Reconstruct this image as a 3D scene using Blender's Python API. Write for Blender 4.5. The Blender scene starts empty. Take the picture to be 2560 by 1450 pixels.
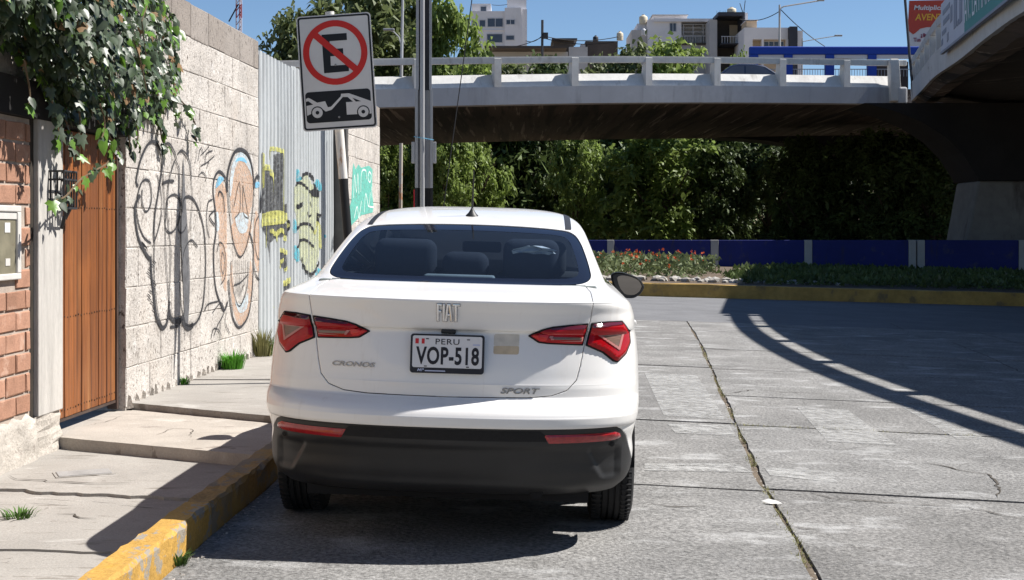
import bpy, bmesh, math, random
import numpy as np
from mathutils import Vector, Matrix, Euler
from mathutils.geometry import tessellate_polygon

scene = bpy.context.scene
C = scene.collection
R = math.radians
rng = random.Random(7)

# ------------------------------------------------------------------ camera
CAM_H, FPX, CX, HY = 1.34, 3500.0, 1280.0, 575.0
cam_d = bpy.data.cameras.new('camera'); cam = bpy.data.objects.new('camera', cam_d); C.objects.link(cam)
cam.location = (0, 0, CAM_H); cam.rotation_euler = (R(90), 0, 0)
cam_d.sensor_width = 36; cam_d.lens = 36 * FPX / 2560
cam_d.shift_y = -150 / 2560
cam_d.clip_start = 0.05; cam_d.clip_end = 3000
scene.camera = cam

# ------------------------------------------------------------------ light
SUN = Vector((0.77, 0.15, 1.0)).normalized()          # towards the sun
SKY_STR, SUN_STR, EXPO = 0.06, 5.0, 0.93
w = bpy.data.worlds.new('World'); scene.world = w; w.use_nodes = True
nt = w.node_tree; bg = nt.nodes['Background']
sky = nt.nodes.new('ShaderNodeTexSky'); sky.sky_type = 'NISHITA'; sky.sun_disc = False
sky.sun_elevation = math.asin(SUN.z); sky.sun_rotation = math.atan2(SUN.x, SUN.y)
sky.altitude = 2300; sky.air_density = 1.15; sky.dust_density = 0.0; sky.ozone_density = 5.5
nt.links.new(sky.outputs[0], bg.inputs[0]); bg.inputs[1].default_value = SKY_STR
sd = bpy.data.lights.new('sun', 'SUN'); sd.energy = SUN_STR; sd.angle = R(0.5); sd.color = (1.0, 0.965, 0.915)
so = bpy.data.objects.new('sun', sd); C.objects.link(so)
so.rotation_euler = (-SUN).to_track_quat('-Z', 'Y').to_euler(); so.location = (20, 10, 30)
vs = scene.view_settings
scene.display_settings.display_device = 'sRGB'
vs.view_transform = 'Standard'; vs.look = 'None'; vs.gamma = 1; vs.exposure = EXPO; vs.use_curve_mapping = False
scene.cycles.max_bounces = 8; scene.cycles.transparent_max_bounces = 16
scene.cycles.use_denoising = True

# ------------------------------------------------------------------ helpers
def lin(h):
    h = h.lstrip('#'); v = [int(h[i:i+2], 16) / 255 for i in (0, 2, 4)]
    return tuple(((c + .055) / 1.055) ** 2.4 if c > .04045 else c / 12.92 for c in v)

def at(x, y, Y):
    """the point the photo shows at pixel (x, y) when it stands Y metres away"""
    return Vector(((x - CX) / FPX * Y, Y, CAM_H - (y - HY) / FPX * Y))

def tag(o, label=None, cat=None, group=None, kind=None):
    if label: o['label'] = label
    if cat: o['category'] = cat
    if group: o['group'] = group
    if kind: o['kind'] = kind
    return o

def empty(name, loc, rz=0, label=None, cat=None, group=None):
    o = bpy.data.objects.new(name, None); C.objects.link(o)
    o.location = loc; o.rotation_euler = (0, 0, rz); o.empty_display_size = .2
    return tag(o, label, cat, group)

def link(name, me, m, parent=None, loc=None, rot=None, smooth=False):
    o = bpy.data.objects.new(name, me); C.objects.link(o)
    if m is not None and not me.materials:
        for mm in (m if isinstance(m, (list, tuple)) else [m]): me.materials.append(mm)
    if parent is not None: o.parent = parent
    if loc is not None: o.location = loc
    if rot is not None: o.rotation_euler = rot
    if smooth: me.shade_smooth() if smooth is True else smooth_angle(me, smooth)
    return o

def smooth_angle(me, ang):
    me.shade_smooth()
    try: me.set_sharp_from_angle(angle=R(ang))
    except Exception: pass

class MB:
    def __init__(s): s.v = []; s.f = []; s.mi = []; s.m = 0
    def add(s, vs_, fs_):
        o = len(s.v); s.v += [tuple(p) for p in vs_]
        for f in fs_: s.f.append(tuple(i + o for i in f)); s.mi.append(s.m)
        return s
    def box(s, a, b, M=None):
        (x0, y0, z0), (x1, y1, z1) = a, b
        p = [(x0,y0,z0),(x1,y0,z0),(x1,y1,z0),(x0,y1,z0),(x0,y0,z1),(x1,y0,z1),(x1,y1,z1),(x0,y1,z1)]
        if M is not None: p = [tuple(M @ Vector(q)) for q in p]
        return s.add(p, [(0,3,2,1),(4,5,6,7),(0,1,5,4),(1,2,6,5),(2,3,7,6),(3,0,4,7)])
    def tube(s, pts, r, n=8, cap=True):
        pts = [Vector(p) for p in pts]; k = len(pts)
        rs = r if isinstance(r, (list, tuple)) else [r] * k
        o = len(s.v); up = Vector((0, 0, 1))
        for i, p in enumerate(pts):
            d = (pts[min(i+1, k-1)] - pts[max(i-1, 0)]).normalized()
            a = d.cross(up if abs(d.z) < .95 else Vector((1, 0, 0))).normalized(); b = d.cross(a)
            for j in range(n):
                t = 2 * math.pi * j / n
                s.v.append(tuple(p + (a * math.cos(t) + b * math.sin(t)) * rs[i]))
        for i in range(k - 1):
            for j in range(n):
                q = (j + 1) % n
                s.f.append((o+i*n+j, o+i*n+q, o+(i+1)*n+q, o+(i+1)*n+j)); s.mi.append(s.m)
        if cap:
            s.f.append(tuple(o + j for j in range(n))[::-1]); s.mi.append(s.m)
            s.f.append(tuple(o + (k-1)*n + j for j in range(n))); s.mi.append(s.m)
        return s
    def lathe(s, prof, axis='z', n=24, c=(0, 0, 0)):
        o = len(s.v); k = len(prof)
        for r_, h in prof:
            for j in range(n):
                t = 2*math.pi*j/n; a, b = r_*math.cos(t), r_*math.sin(t)
                p = (a, b, h) if axis == 'z' else ((h, a, b) if axis == 'x' else (a, h, b))
                s.v.append((p[0]+c[0], p[1]+c[1], p[2]+c[2]))
        for i in range(k-1):
            for j in range(n):
                q = (j+1) % n
                s.f.append((o+i*n+j, o+i*n+q, o+(i+1)*n+q, o+(i+1)*n+j)); s.mi.append(s.m)
        return s
    def prism(s, poly, y0, y1, fn=None):
        """poly in (a, b); extruded from y0 to y1; fn(a, b, h) -> xyz"""
        fn = fn or (lambda a, b, h: (a, h, b))
        n = len(poly); o = len(s.v)
        s.v += [tuple(fn(a, b, y0)) for a, b in poly] + [tuple(fn(a, b, y1)) for a, b in poly]
        tri = tessellate_polygon([[Vector((a, b, 0)) for a, b in poly]])
        for t in tri:
            s.f.append((o+t[0], o+t[1], o+t[2])); s.mi.append(s.m)
            s.f.append((o+n+t[2], o+n+t[1], o+n+t[0])); s.mi.append(s.m)
        for i in range(n):
            j = (i+1) % n
            s.f.append((o+i, o+j, o+n+j, o+n+i)); s.mi.append(s.m)
        return s
    def mesh(s, name, fix=False):
        me = bpy.data.meshes.new(name); me.from_pydata(s.v, [], s.f)
        if any(s.mi): me.polygons.foreach_set('material_index', s.mi)
        me.validate()
        if fix:
            bm = bmesh.new(); bm.from_mesh(me); bmesh.ops.recalc_face_normals(bm, faces=bm.faces); bm.to_mesh(me); bm.free()
        me.update(); return me
    def obj(s, name, m, parent=None, loc=None, rot=None, smooth=False, bevel=0, fix=True):
        o = link(name, s.mesh(name, fix), m, parent, loc, rot, smooth)
        if bevel:
            b = o.modifiers.new('bevel', 'BEVEL'); b.width = bevel; b.segments = 2; b.limit_method = 'ANGLE'
        return o

def children(o): return [c for c in C.objects if c.parent == o]
def copy_tree(o, parent=None):
    kids = children(o)
    c = o.copy(); C.objects.link(c)
    if parent is not None: c.parent = parent
    for k in kids: copy_tree(k, c)
    return c

# ------------------------------------------------------------------ materials
def mat(name, col, rough=.7, var=.12, scale=6, fine=0, fscale=80, bump=0, bscale=60, spec=.3, metal=0, coat=0,
        obj=False, stretch=(1, 1, 1), rnd=0, stain=None, stain_scale=1.5, stain_lo=.52, stain_hi=.6, stain_stretch=(1,1,1), alpha=None, subsurf=0, trans=0):
    m = bpy.data.materials.new(name); m.use_nodes = True
    n = m.node_tree.nodes; l = m.node_tree.links; b = n['Principled BSDF']
    b.inputs['Roughness'].default_value = rough; b.inputs['Metallic'].default_value = metal
    b.inputs['Specular IOR Level'].default_value = spec
    if coat: b.inputs['Coat Weight'].default_value = coat; b.inputs['Coat Roughness'].default_value = .04
    if obj: tc = n.new('ShaderNodeTexCoord').outputs['Object']
    else: tc = n.new('ShaderNodeNewGeometry').outputs['Position']
    def mapped(st):
        mp = n.new('ShaderNodeMapping'); mp.inputs['Scale'].default_value = st; l.new(tc, mp.inputs[0]); return mp.outputs[0]
    base = mapped(stretch)
    def noise(src, sc, det=5, ro=.6):
        t = n.new('ShaderNodeTexNoise'); t.inputs['Scale'].default_value = sc; t.inputs['Detail'].default_value = det
        t.inputs['Roughness'].default_value = ro; l.new(src, t.inputs['Vector']); return t.outputs[0]
    def ramp(src, a, bb, ca, cb):
        r_ = n.new('ShaderNodeValToRGB'); r_.color_ramp.elements[0].position = a; r_.color_ramp.elements[1].position = bb
        r_.color_ramp.elements[0].color = (*ca, 1); r_.color_ramp.elements[1].color = (*cb, 1); l.new(src, r_.inputs[0]); return r_.outputs[0]
    def mix(mode, f, A, B):
        x = n.new('ShaderNodeMix'); x.data_type = 'RGBA'; x.blend_type = mode
        if isinstance(f, (int, float)): x.inputs[0].default_value = f
        else: l.new(f, x.inputs[0])
        for s_, q in ((6, A), (7, B)):
            if isinstance(q, tuple): x.inputs[s_].default_value = (*q[:3], 1)
            else: l.new(q, x.inputs[s_])
        return x.outputs[2]
    c0 = tuple(max(0, c * (1 - var)) for c in col); c1 = tuple(min(1, c * (1 + var)) for c in col)
    out = ramp(noise(base, scale), .3, .7, c0, c1)
    if fine: out = mix('MULTIPLY', 1.0, out, ramp(noise(base, fscale, 3), .3, .7, (1-fine,)*3, (1,)*3))
    if rnd:
        oi = n.new('ShaderNodeObjectInfo')
        out = mix('MULTIPLY', 1.0, out, ramp(oi.outputs['Random'], 0, 1, (1-rnd, 1-rnd*1.1, 1-rnd*1.2), (1, 1, 1)))
    for i, st in enumerate([] if stain is None else (stain if isinstance(stain, list) else [(stain, stain_scale, stain_lo, stain_hi, stain_stretch)])):
        sc_, s_s, s_lo, s_hi, s_st = st
        f = ramp(noise(mapped(s_st), s_s, 6, .65), s_lo, s_hi, (0,)*3, (1,)*3)
        out = mix('MIX', f, out, tuple(sc_))
    l.new(out, b.inputs['Base Color'])
    if bump:
        bp = n.new('ShaderNodeBump'); bp.inputs['Strength'].default_value = 1; bp.inputs['Distance'].default_value = bump
        l.new(noise(base, bscale, 6, .65), bp.inputs['Height']); l.new(bp.outputs[0], b.inputs['Normal'])
    if trans:
        # light through thin leaves
        t = n.new('ShaderNodeBsdfTranslucent'); l.new(out, t.inputs[0]); mx = n.new('ShaderNodeMixShader'); mx.inputs[0].default_value = trans
        l.new(b.outputs[0], mx.inputs[1]); l.new(t.outputs[0], mx.inputs[2]); l.new(mx.outputs[0], n['Material Output'].inputs[0])
    if alpha is not None:
        # spray paint: worn through in specks
        a_s, lo, hi, amin, amax = alpha
        f = ramp(noise(base, a_s, 5, .7), lo, hi, (amin,)*3, (amax,)*3)
        l.new(f, b.inputs['Alpha'])
    return m

def glass_mat(name, tint, refl=.0, rough=.0, ior=1.45, haze=0):
    m = bpy.data.materials.new(name); m.use_nodes = True
    n = m.node_tree.nodes; l = m.node_tree.links; n.remove(n['Principled BSDF'])
    t = n.new('ShaderNodeBsdfTransparent'); t.inputs[0].default_value = (*tint, 1)
    g = n.new('ShaderNodeBsdfGlossy'); g.inputs['Roughness'].default_value = rough
    fr = n.new('ShaderNodeFresnel'); fr.inputs[0].default_value = ior
    ad = n.new('ShaderNodeMath'); ad.inputs[1].default_value = refl; l.new(fr.outputs[0], ad.inputs[0])
    mx = n.new('ShaderNodeMixShader'); l.new(ad.outputs[0], mx.inputs[0]); l.new(t.outputs[0], mx.inputs[1]); l.new(g.outputs[0], mx.inputs[2])
    out = mx.outputs[0]
    if haze:
        df = n.new('ShaderNodeBsdfDiffuse'); df.inputs[0].default_value = (.55,.6,.66,1); m2 = n.new('ShaderNodeMixShader'); m2.inputs[0].default_value = haze; l.new(out, m2.inputs[1]); l.new(df.outputs[0], m2.inputs[2]); out = m2.outputs[0]  # bluish diffuse film, a pale haze painted into the glass
    l.new(out, n['Material Output'].inputs[0]); return m

M = {}
M['road'] = mat('road_concrete', (.30,.293,.282), .88, .24, 1.3, fine=.68, fscale=52, bump=.014, bscale=44, spec=.2, rnd=.1,
    stain=[((.35,.346,.338), 1.3, .55, .68, (1.5,2.4,1)), ((.20,.197,.193), .9, .62, .8, (1.6,.6,1)), ((.08,.08,.08), 26, .62, .68, (1,2.4,1))])
M['asphalt'] = mat('asphalt', (.17,.17,.175), .85, .15, 1.5, fine=.35, fscale=60, bump=.004, bscale=60, spec=.25)
M['worn'] = mat('worn_road_paint', (.47,.465,.45), .85, .12, 3, fine=.3, fscale=50, alpha=(14,.40,.63,.03,.63))
M['joint'] = mat('joint_dirt', (.15,.12,.09), .95, .4, 9, fine=.4, fscale=60, bump=.01, bscale=40, spec=.1)
M['walk'] = mat('sidewalk_concrete', (.325,.303,.275), .85, .14, 1.6, fine=.25, fscale=110, bump=.003, bscale=60, spec=.2,
    stain=[((.27,.25,.225), 1.1, .52, .68, (1.5,1,1)), ((.19,.172,.15), 3.2, .60, .64, (.8,4.5,1)), ((.42,.40,.37), 2.4, .6, .72, (1,2,1)), ((.2,.18,.16), 16, .64, .70, (1,1,1))])
M['slab'] = mat('driveway_concrete', (.385,.345,.30), .85, .13, 2.2, fine=.16, fscale=100, bump=.004, bscale=50, spec=.2,
    stain=[((.30,.27,.235), 1.9, .53, .66, (1,1.6,1)), ((.22,.19,.165), 3.0, .61, .635, (.9,3.5,1)), ((.46,.43,.39), 2.6, .6, .7, (1,1.4,1))])
M['kerb'] = mat('yellow_kerb_paint', (.47,.275,.065), .7, .16, 5, fine=.3, fscale=60, bump=.006, bscale=45, spec=.25,
    stain=[((.25,.22,.18), 11, .555, .585, (1,.7,1)), ((.45,.25,.03), 3, .55, .7, (1,1,1))])
M['wornshadekerb'] = mat('worn_shaded_kerb_paint', (.34,.215,.08), .75, .2, 5, fine=.35, fscale=60, bump=.008, bscale=40, spec=.2, stain=[((.20,.165,.125), 9, .50, .54, (1,.6,1)), ((.3,.19,.06), 3, .5, .65, (1,1,1))])  # worn patches, plus the car's shade darkened into the paint colour
M['farkerb'] = mat('faded_yellow_kerb', (.42,.27,.08), .8, .2, 2, fine=.25, fscale=12, bump=.01, bscale=10, stain=[((.2,.14,.07), 3, .55, .65, (1,1,1))])
M['stone'] = mat('pale_tuff_stone', (.55,.512,.47), .92, .17, 3, fine=.24, fscale=60, bump=.012, bscale=45, spec=.12, rnd=.09,
    stain=[((.46,.415,.37), 2.1, .54, .7, (1,1,1)), ((.60,.575,.545), 5, .58, .72, (1,1,1)), ((.13,.11,.095), 46, .575, .62, (1,1,.5))])
M['stonetop'] = mat('weathered_tuff_stone', (.33,.295,.265), .9, .16, 3, fine=.2, fscale=60, bump=.006, bscale=55, spec=.15, rnd=.2, stain=[((.2,.175,.155), 3, .54, .68, (1,1,1)), ((.11,.095,.085), 40, .58, .63, (1,1,.5))])
M['mortar'] = mat('stone_mortar', (.55,.51,.465), .95, .2, 10, fine=.25, fscale=70, bump=.008, bscale=50, spec=.1)
M['brick'] = mat('red_brick', (.41,.225,.152), .85, .16, 9, fine=.2, fscale=90, bump=.003, bscale=60, spec=.2, rnd=.22, stain=[((.46,.30,.225), 7, .58, .7, (1,1,1))])
M['bmortar'] = mat('brick_mortar', (.36,.30,.25), .95, .2, 12, bump=.004, bscale=50)
M['plaster'] = mat('rough_plaster', (.45,.41,.36), .95, .2, 5, fine=.25, fscale=50, bump=.014, bscale=26, stain=[((.26,.23,.2), 8, .6, .66, (1,1,1))])
M['post'] = mat('grey_timber_post', (.47,.445,.41), .85, .16, 2, fine=.22, fscale=40, bump=.003, bscale=30, stretch=(6,6,.5), stain=[((.32,.3,.28), 3, .58, .7, (3,3,.4))])
M['darkgap'] = mat('gap_shade_dark', (.03,.024,.018), .95, .3, 10)  # near-black colour standing in for the shade inside narrow gaps
M['wood'] = mat('varnished_wood', (.29,.10,.029), .45, .32, 1.2, fine=.32, fscale=9, bump=.002, bscale=12, stretch=(7,7,.45), spec=.35, rnd=.22,
    stain=[((.085,.028,.011), 1.3, .49, .62, (22,22,.35)), ((.33,.15,.055), .8, .52, .75, (5,5,.5)), ((.15,.055,.022), .7, .55, .72, (1.5,1.5,.8))])
M['rivet'] = mat('iron_rivet', (.08,.05,.035), .6, .2, 20, metal=.6)
M['iron'] = mat('black_iron', (.02,.02,.022), .5, .2, 10, spec=.4)
M['steelframe'] = mat('brown_steel_frame', (.06,.04,.032), .6, .25, 8)
M['zinc'] = mat('galvanised_sheet', (.46,.48,.485), .5, .12, 3, fine=.14, fscale=50, metal=.15, spec=.4, stretch=(1,1,.3), stain=[((.33,.34,.35), 2, .56, .72, (5,5,.3)), ((.3,.2,.13), 3.5, .7, .78, (6,6,.5))])
M['zincpost'] = mat('dark_steel_post', (.09,.085,.08), .6, .2, 4)
M['signwhite'] = mat('sign_white', (.62,.60,.575), .45, .05, 6, obj=True, spec=.4, stain=[((.5,.47,.43), 5, .62, .8, (1,1,1))])
M['signblack'] = mat('sign_black', (.012,.012,.014), .4, .1, 6, obj=True)
M['signred'] = mat('sign_red', (.56,.025,.018), .4, .06, 6, obj=True)
M['signback'] = mat('sign_back', (.4,.4,.4), .5, .1, 6, metal=.5)
M['polewhite'] = mat('pole_white', (.66,.63,.58), .6, .08, 8, stain=[((.42,.22,.09), 3.5, .58, .66, (4,4,.8))])
M['poleblack'] = mat('pole_black', (.014,.014,.015), .5, .1, 8)
M['polegrey'] = mat('utility_pole_grey', (.36,.36,.37), .55, .12, 3, fine=.15, fscale=30, stretch=(4,4,.5), metal=.2)
M['poledark'] = mat('utility_pole_recess', (.05,.052,.06), .6, .2, 3)
M['polered'] = mat('pole_red', (.45,.02,.03), .6, .15, 6)
M['rust'] = mat('rusty_pole', (.45,.40,.34), .7, .2, 1, stretch=(2,2,1), stain=[((.42,.15,.035), .8, .5, .56, (1,1,1))])
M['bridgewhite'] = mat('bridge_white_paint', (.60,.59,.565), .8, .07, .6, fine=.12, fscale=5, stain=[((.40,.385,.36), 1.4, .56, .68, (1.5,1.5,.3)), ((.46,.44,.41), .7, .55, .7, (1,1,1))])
M['fascia'] = mat('shade_and_metal_grey', (.43,.435,.45), .8, .07, .4, fine=.1, fscale=4, stain=[((.29,.29,.295), 1.2, .54, .70, (1.6,1.6,.25)), ((.36,.36,.37), .5, .5, .7, (1,1,1))])  # shade of the white bridge face put into its colour; also grey metalwork
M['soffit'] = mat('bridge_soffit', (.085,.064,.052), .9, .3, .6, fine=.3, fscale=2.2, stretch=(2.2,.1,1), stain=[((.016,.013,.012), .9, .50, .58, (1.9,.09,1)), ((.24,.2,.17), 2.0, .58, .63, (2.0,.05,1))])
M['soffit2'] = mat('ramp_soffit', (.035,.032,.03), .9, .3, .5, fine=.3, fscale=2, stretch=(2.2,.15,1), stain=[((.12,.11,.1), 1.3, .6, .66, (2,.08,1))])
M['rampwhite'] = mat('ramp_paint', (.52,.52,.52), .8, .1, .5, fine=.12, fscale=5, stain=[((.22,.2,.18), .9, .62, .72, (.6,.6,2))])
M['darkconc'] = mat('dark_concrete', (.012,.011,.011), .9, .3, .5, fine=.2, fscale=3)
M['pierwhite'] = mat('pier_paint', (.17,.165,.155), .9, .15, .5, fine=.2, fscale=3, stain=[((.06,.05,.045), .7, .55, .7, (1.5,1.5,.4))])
M['bluewall'] = mat('blue_wall_paint', (.012,.020,.15), .7, .15, .5, fine=.15, fscale=6, stain=[((.04,.045,.11), 2.5, .58, .68, (1,1,1)), ((.03,.03,.05), 1.2, .6, .72, (2,2,.4))])
M['wallwhite'] = mat('wall_white_stripe', (.36,.355,.35), .8, .1, 2)
M['blueframe'] = mat('blue_frame_paint', (.012,.055,.36), .6, .06, 1)
M['bwhite'] = mat('white_render', (.66,.645,.66), .85, .06, .3, stain=[((.52,.5,.5), .35, .6, .8, (1,1,.5))])
M['bgrey'] = mat('grey_render', (.42,.405,.40), .85, .1, .3)
M['bdark'] = mat('dark_roofing', (.075,.062,.055), .85, .2, .6)
M['bcream'] = mat('cream_render', (.52,.40,.28), .85, .1, .4)
M['bblack'] = mat('black_cladding', (.035,.037,.05), .6, .15, .5)
M['winglass'] = mat('window_glass', (.05,.06,.085), .12, .3, .5, spec=.6)
M['winframe'] = mat('window_frame', (.5,.5,.52), .6, .1, 2)
M['tank'] = mat('water_tank_cream', (.55,.48,.36), .6, .08, 1)
M['tankdark'] = mat('water_tank_black', (.03,.03,.035), .6, .1, 1)
M['bark'] = mat('bark', (.09,.065,.045), .95, .3, 3, fine=.3, fscale=20, bump=.02, bscale=10)
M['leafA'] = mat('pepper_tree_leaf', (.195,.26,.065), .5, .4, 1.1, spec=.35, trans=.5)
M['leafB'] = mat('shaded_tree_leaf', (.07,.10,.03), .55, .5, .8, spec=.25, trans=.25)  # darker copy of the foliage, shade of the dim trees in its colour
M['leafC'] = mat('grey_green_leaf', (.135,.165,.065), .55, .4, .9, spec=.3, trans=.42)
M['ivy'] = mat('ivy_leaf', (.042,.066,.028), .44, .5, 9, spec=.5, trans=.12, rnd=.35)
M['ivydead'] = mat('dead_ivy_leaf', (.22,.13,.06), .7, .3, 9, trans=.2)
M['ivyL'] = mat('young_ivy_leaf', (.11,.22,.025), .38, .3, 9, spec=.5, trans=.3)
M['vine'] = mat('vine_stem', (.12,.085,.05), .9, .3, 10)
M['grass'] = mat('grass_blade', (.075,.15,.028), .6, .4, 3, trans=.25)
M['lush'] = mat('lush_grass_blade', (.075,.25,.018), .5, .3, 8, trans=.3)
M['dry'] = mat('dry_weed', (.20,.19,.075), .8, .4, 7, trans=.2)
M['soil'] = mat('bed_soil', (.12,.09,.065), .95, .4, 3, fine=.3, fscale=20, bump=.03, bscale=8)
M['flowerleaf'] = mat('geranium_leaf', (.12,.15,.06), .6, .4, 6, trans=.2)
M['petal'] = mat('red_petal', (.62,.115,.035), .6, .3, 7, trans=.2)
M['rock'] = mat('pale_rock', (.36,.345,.32), .9, .2, 3, bump=.02, bscale=8, rnd=.3)
M['terrain'] = mat('dry_ground', (.26,.21,.15), .95, .25, .1, fine=.2, fscale=1)
M['paper'] = mat('paper', (.52,.51,.49), .8, .05, 10)
M['cover'] = mat('iron_cover', (.26,.25,.24), .7, .15, 10, bump=.003, bscale=80)
M['meterframe'] = mat('meter_white', (.52,.50,.47), .6, .08, 8, stain=[((.4,.35,.3), 6, .62, .72, (1,1,1))])
M['meterdoor'] = mat('meter_door', (.22,.20,.14), .55, .25, 7, metal=.3, stain=[((.12,.06,.03), 9, .63, .7, (1,1,1))])
M['mast_red'] = mat('mast_red', (.35,.1,.1), .7, .1, 3)
M['mast_white'] = mat('mast_white', (.55,.5,.55), .7, .1, 3)
M['cable'] = mat('cable', (.02,.02,.022), .7, .1, 3)
# spray paint
M['g_black'] = mat('spray_black', (.03,.03,.034), .75, .2, 6, alpha=(38,.26,.40,.35,.96))
M['g_mist'] = mat('spray_mist', (.06,.06,.065), .8, .2, 6, alpha=(90,.45,.75,.0,.55))
M['g_grey'] = mat('spray_grey', (.10,.10,.105), .8, .3, 14, alpha=(38,.28,.44,.35,.95))
M['g_orange'] = mat('spray_orange', (.55,.35,.235), .8, .12, 5, alpha=(34,.36,.58,.05,.66))
M['g_blue'] = mat('spray_blue', (.16,.42,.60), .8, .15, 5, alpha=(20,.35,.55,.25,.85))
M['g_ice'] = mat('spray_pale_blue', (.48,.56,.60), .8, .1, 5, alpha=(24,.35,.55,.2,.8))
M['g_yellow'] = mat('spray_yellow', (.56,.55,.17), .75, .15, 5, alpha=(30,.33,.55,.2,.8))
M['g_pale'] = mat('spray_pale_yellow', (.54,.56,.36), .8, .1, 5, alpha=(20,.34,.58,.2,.7))
M['g_cyan'] = mat('spray_cyan', (.08,.45,.55), .75, .15, 5, alpha=(20,.34,.56,.15,.7))
M['g_green'] = mat('spray_sea_green', (.12,.45,.37), .8, .15, 4, alpha=(28,.32,.5,.2,.85))
M['g_white'] = mat('spray_white', (.70,.74,.70), .8, .1, 5, alpha=(30,.3,.45,.4,.95))
M['g_chr'] = mat('spray_charcoal', (.075,.075,.078), .8, .35, 18, alpha=(26,.34,.58,.25,.86))

# ------------------------------------------------------------------ 2-D shapes
def catmull(pts, k=8, closed=False):
    P = [Vector(p) for p in pts]; n = len(P); out = []
    rngi = range(n if closed else n - 1)
    for i in rngi:
        if closed: a, b, c, d = P[(i-1) % n], P[i], P[(i+1) % n], P[(i+2) % n]
        else: a, b, c, d = P[max(i-1, 0)], P[i], P[i+1], P[min(i+2, n-1)]
        for j in range(k):
            t = j / k
            out.append(.5*((2*b)+(c-a)*t+(2*a-5*b+4*c-d)*t*t+(3*b-a-3*c+d)*t**3))
    if not closed: out.append(P[-1])
    return out

def sdf_poly(q, poly):
    """signed distance (negative inside) of points q[n,2] to a polygon"""
    q = np.asarray(q, float); P = np.asarray(poly, float); n = len(P)
    d = np.full(len(q), 1e9); s = np.zeros(len(q), bool)
    for i in range(n):
        a, b = P[i], P[(i+1) % n]; e = b - a; w_ = q - a
        t = np.clip((w_ @ e) / max(e @ e, 1e-12), 0, 1)
        d = np.minimum(d, np.linalg.norm(w_ - t[:, None]*e, axis=1))
        c = (a[1] > q[:, 1]) != (b[1] > q[:, 1])
        with np.errstate(divide='ignore', invalid='ignore'):
            xi = (b[0]-a[0])*(q[:, 1]-a[1])/(b[1]-a[1]) + a[0]
        s ^= c & (q[:, 0] < xi)
    return np.where(s, -d, d)

def dist_line(q, pts):
    q = np.asarray(q, float); P = np.asarray(pts, float); d = np.full(len(q), 1e9)
    for i in range(len(P)-1):
        a, b = P[i], P[i+1]; e = b - a; w_ = q - a
        t = np.clip((w_ @ e) / max(e @ e, 1e-12), 0, 1)
        d = np.minimum(d, np.linalg.norm(w_ - t[:, None]*e, axis=1))
    return d

def trim(P, tris, phi, name, flip=False):
    """keep the part of a triangulated surface where phi < 0, cut cleanly along phi = 0"""
    ins = phi < 0; cnt = ins[tris].sum(1)
    keep = tris[cnt == 3]; mixed = tris[(cnt > 0) & (cnt < 3)]
    verts = []; vmap = {}; faces = []
    used = np.unique(keep) if len(keep) else np.array([], int)
    for i in used: vmap[int(i)] = len(verts); verts.append(tuple(P[i]))
    for t in keep: faces.append(tuple(vmap[int(i)] for i in t))
    def vid(i):
        i = int(i)
        if i not in vmap: vmap[i] = len(verts); verts.append(tuple(P[i]))
        return vmap[i]
    def cut(i, j):
        i, j = int(i), int(j); k = (min(i, j), max(i, j))
        if k not in vmap:
            a = phi[k[0]]/(phi[k[0]]-phi[k[1]]); vmap[k] = len(verts)
            verts.append(tuple(P[k[0]]*(1-a)+P[k[1]]*a))
        return vmap[k]
    for t in mixed:
        poly = []
        for a in range(3):
            i, j = t[a], t[(a+1) % 3]
            if ins[i]: poly.append(vid(i))
            if ins[i] != ins[j]: poly.append(cut(i, j))
        poly = list(dict.fromkeys(poly))
        if len(poly) >= 3: faces.append(tuple(poly))
    me = bpy.data.meshes.new(name); me.from_pydata(verts, [], [f[::-1] for f in faces] if flip else faces); me.validate(); me.update()
    return me

def grid_tris(nu, nv):
    i = np.arange(nu-1)[:, None]*nv + np.arange(nv-1)[None, :]; i = i.ravel()
    return np.concatenate([np.stack([i, i+nv, i+nv+1], 1), np.stack([i, i+nv+1, i+1], 1)])

def pchip(x, xs, ys):
    xs = np.asarray(xs, float); ys = np.asarray(ys, float); h = np.diff(xs); d = np.diff(ys)/h
    m = np.zeros_like(ys); m[0], m[-1] = d[0], d[-1]
    for i in range(1, len(xs)-1):
        if d[i-1]*d[i] > 0:
            w1, w2 = 2*h[i]+h[i-1], h[i]+2*h[i-1]; m[i] = (w1+w2)/(w1/d[i-1]+w2/d[i])
    k = np.clip(np.searchsorted(xs, x)-1, 0, len(h)-1); t = (x-xs[k])/h[k]
    return (ys[k]*(1+2*t)*(1-t)**2 + m[k]*h[k]*t*(1-t)**2 + ys[k+1]*t*t*(3-2*t) + m[k+1]*h[k]*t*t*(t-1))

def text_mesh(s, size, extrude=0, sx=1.0, align='CENTER', shear=0, offset=0, space=1.0):
    cu = bpy.data.curves.new('lettering', 'FONT'); cu.body = s; cu.size = size; cu.extrude = extrude; cu.align_x = align
    cu.shear = shear; cu.offset = offset; cu.resolution_u = 4; cu.space_character = space
    o = bpy.data.objects.new('lettering', cu); C.objects.link(o)
    dg = bpy.context.evaluated_depsgraph_get(); me = bpy.data.meshes.new_from_object(o.evaluated_get(dg))
    bpy.data.objects.remove(o); bpy.data.curves.remove(cu)
    for v in me.vertices: v.co.x *= sx
    return me

def map_mesh(me, fn):
    for v in me.vertices: v.co = fn(v.co.x, v.co.y, v.co.z)
    me.update(); return me

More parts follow.
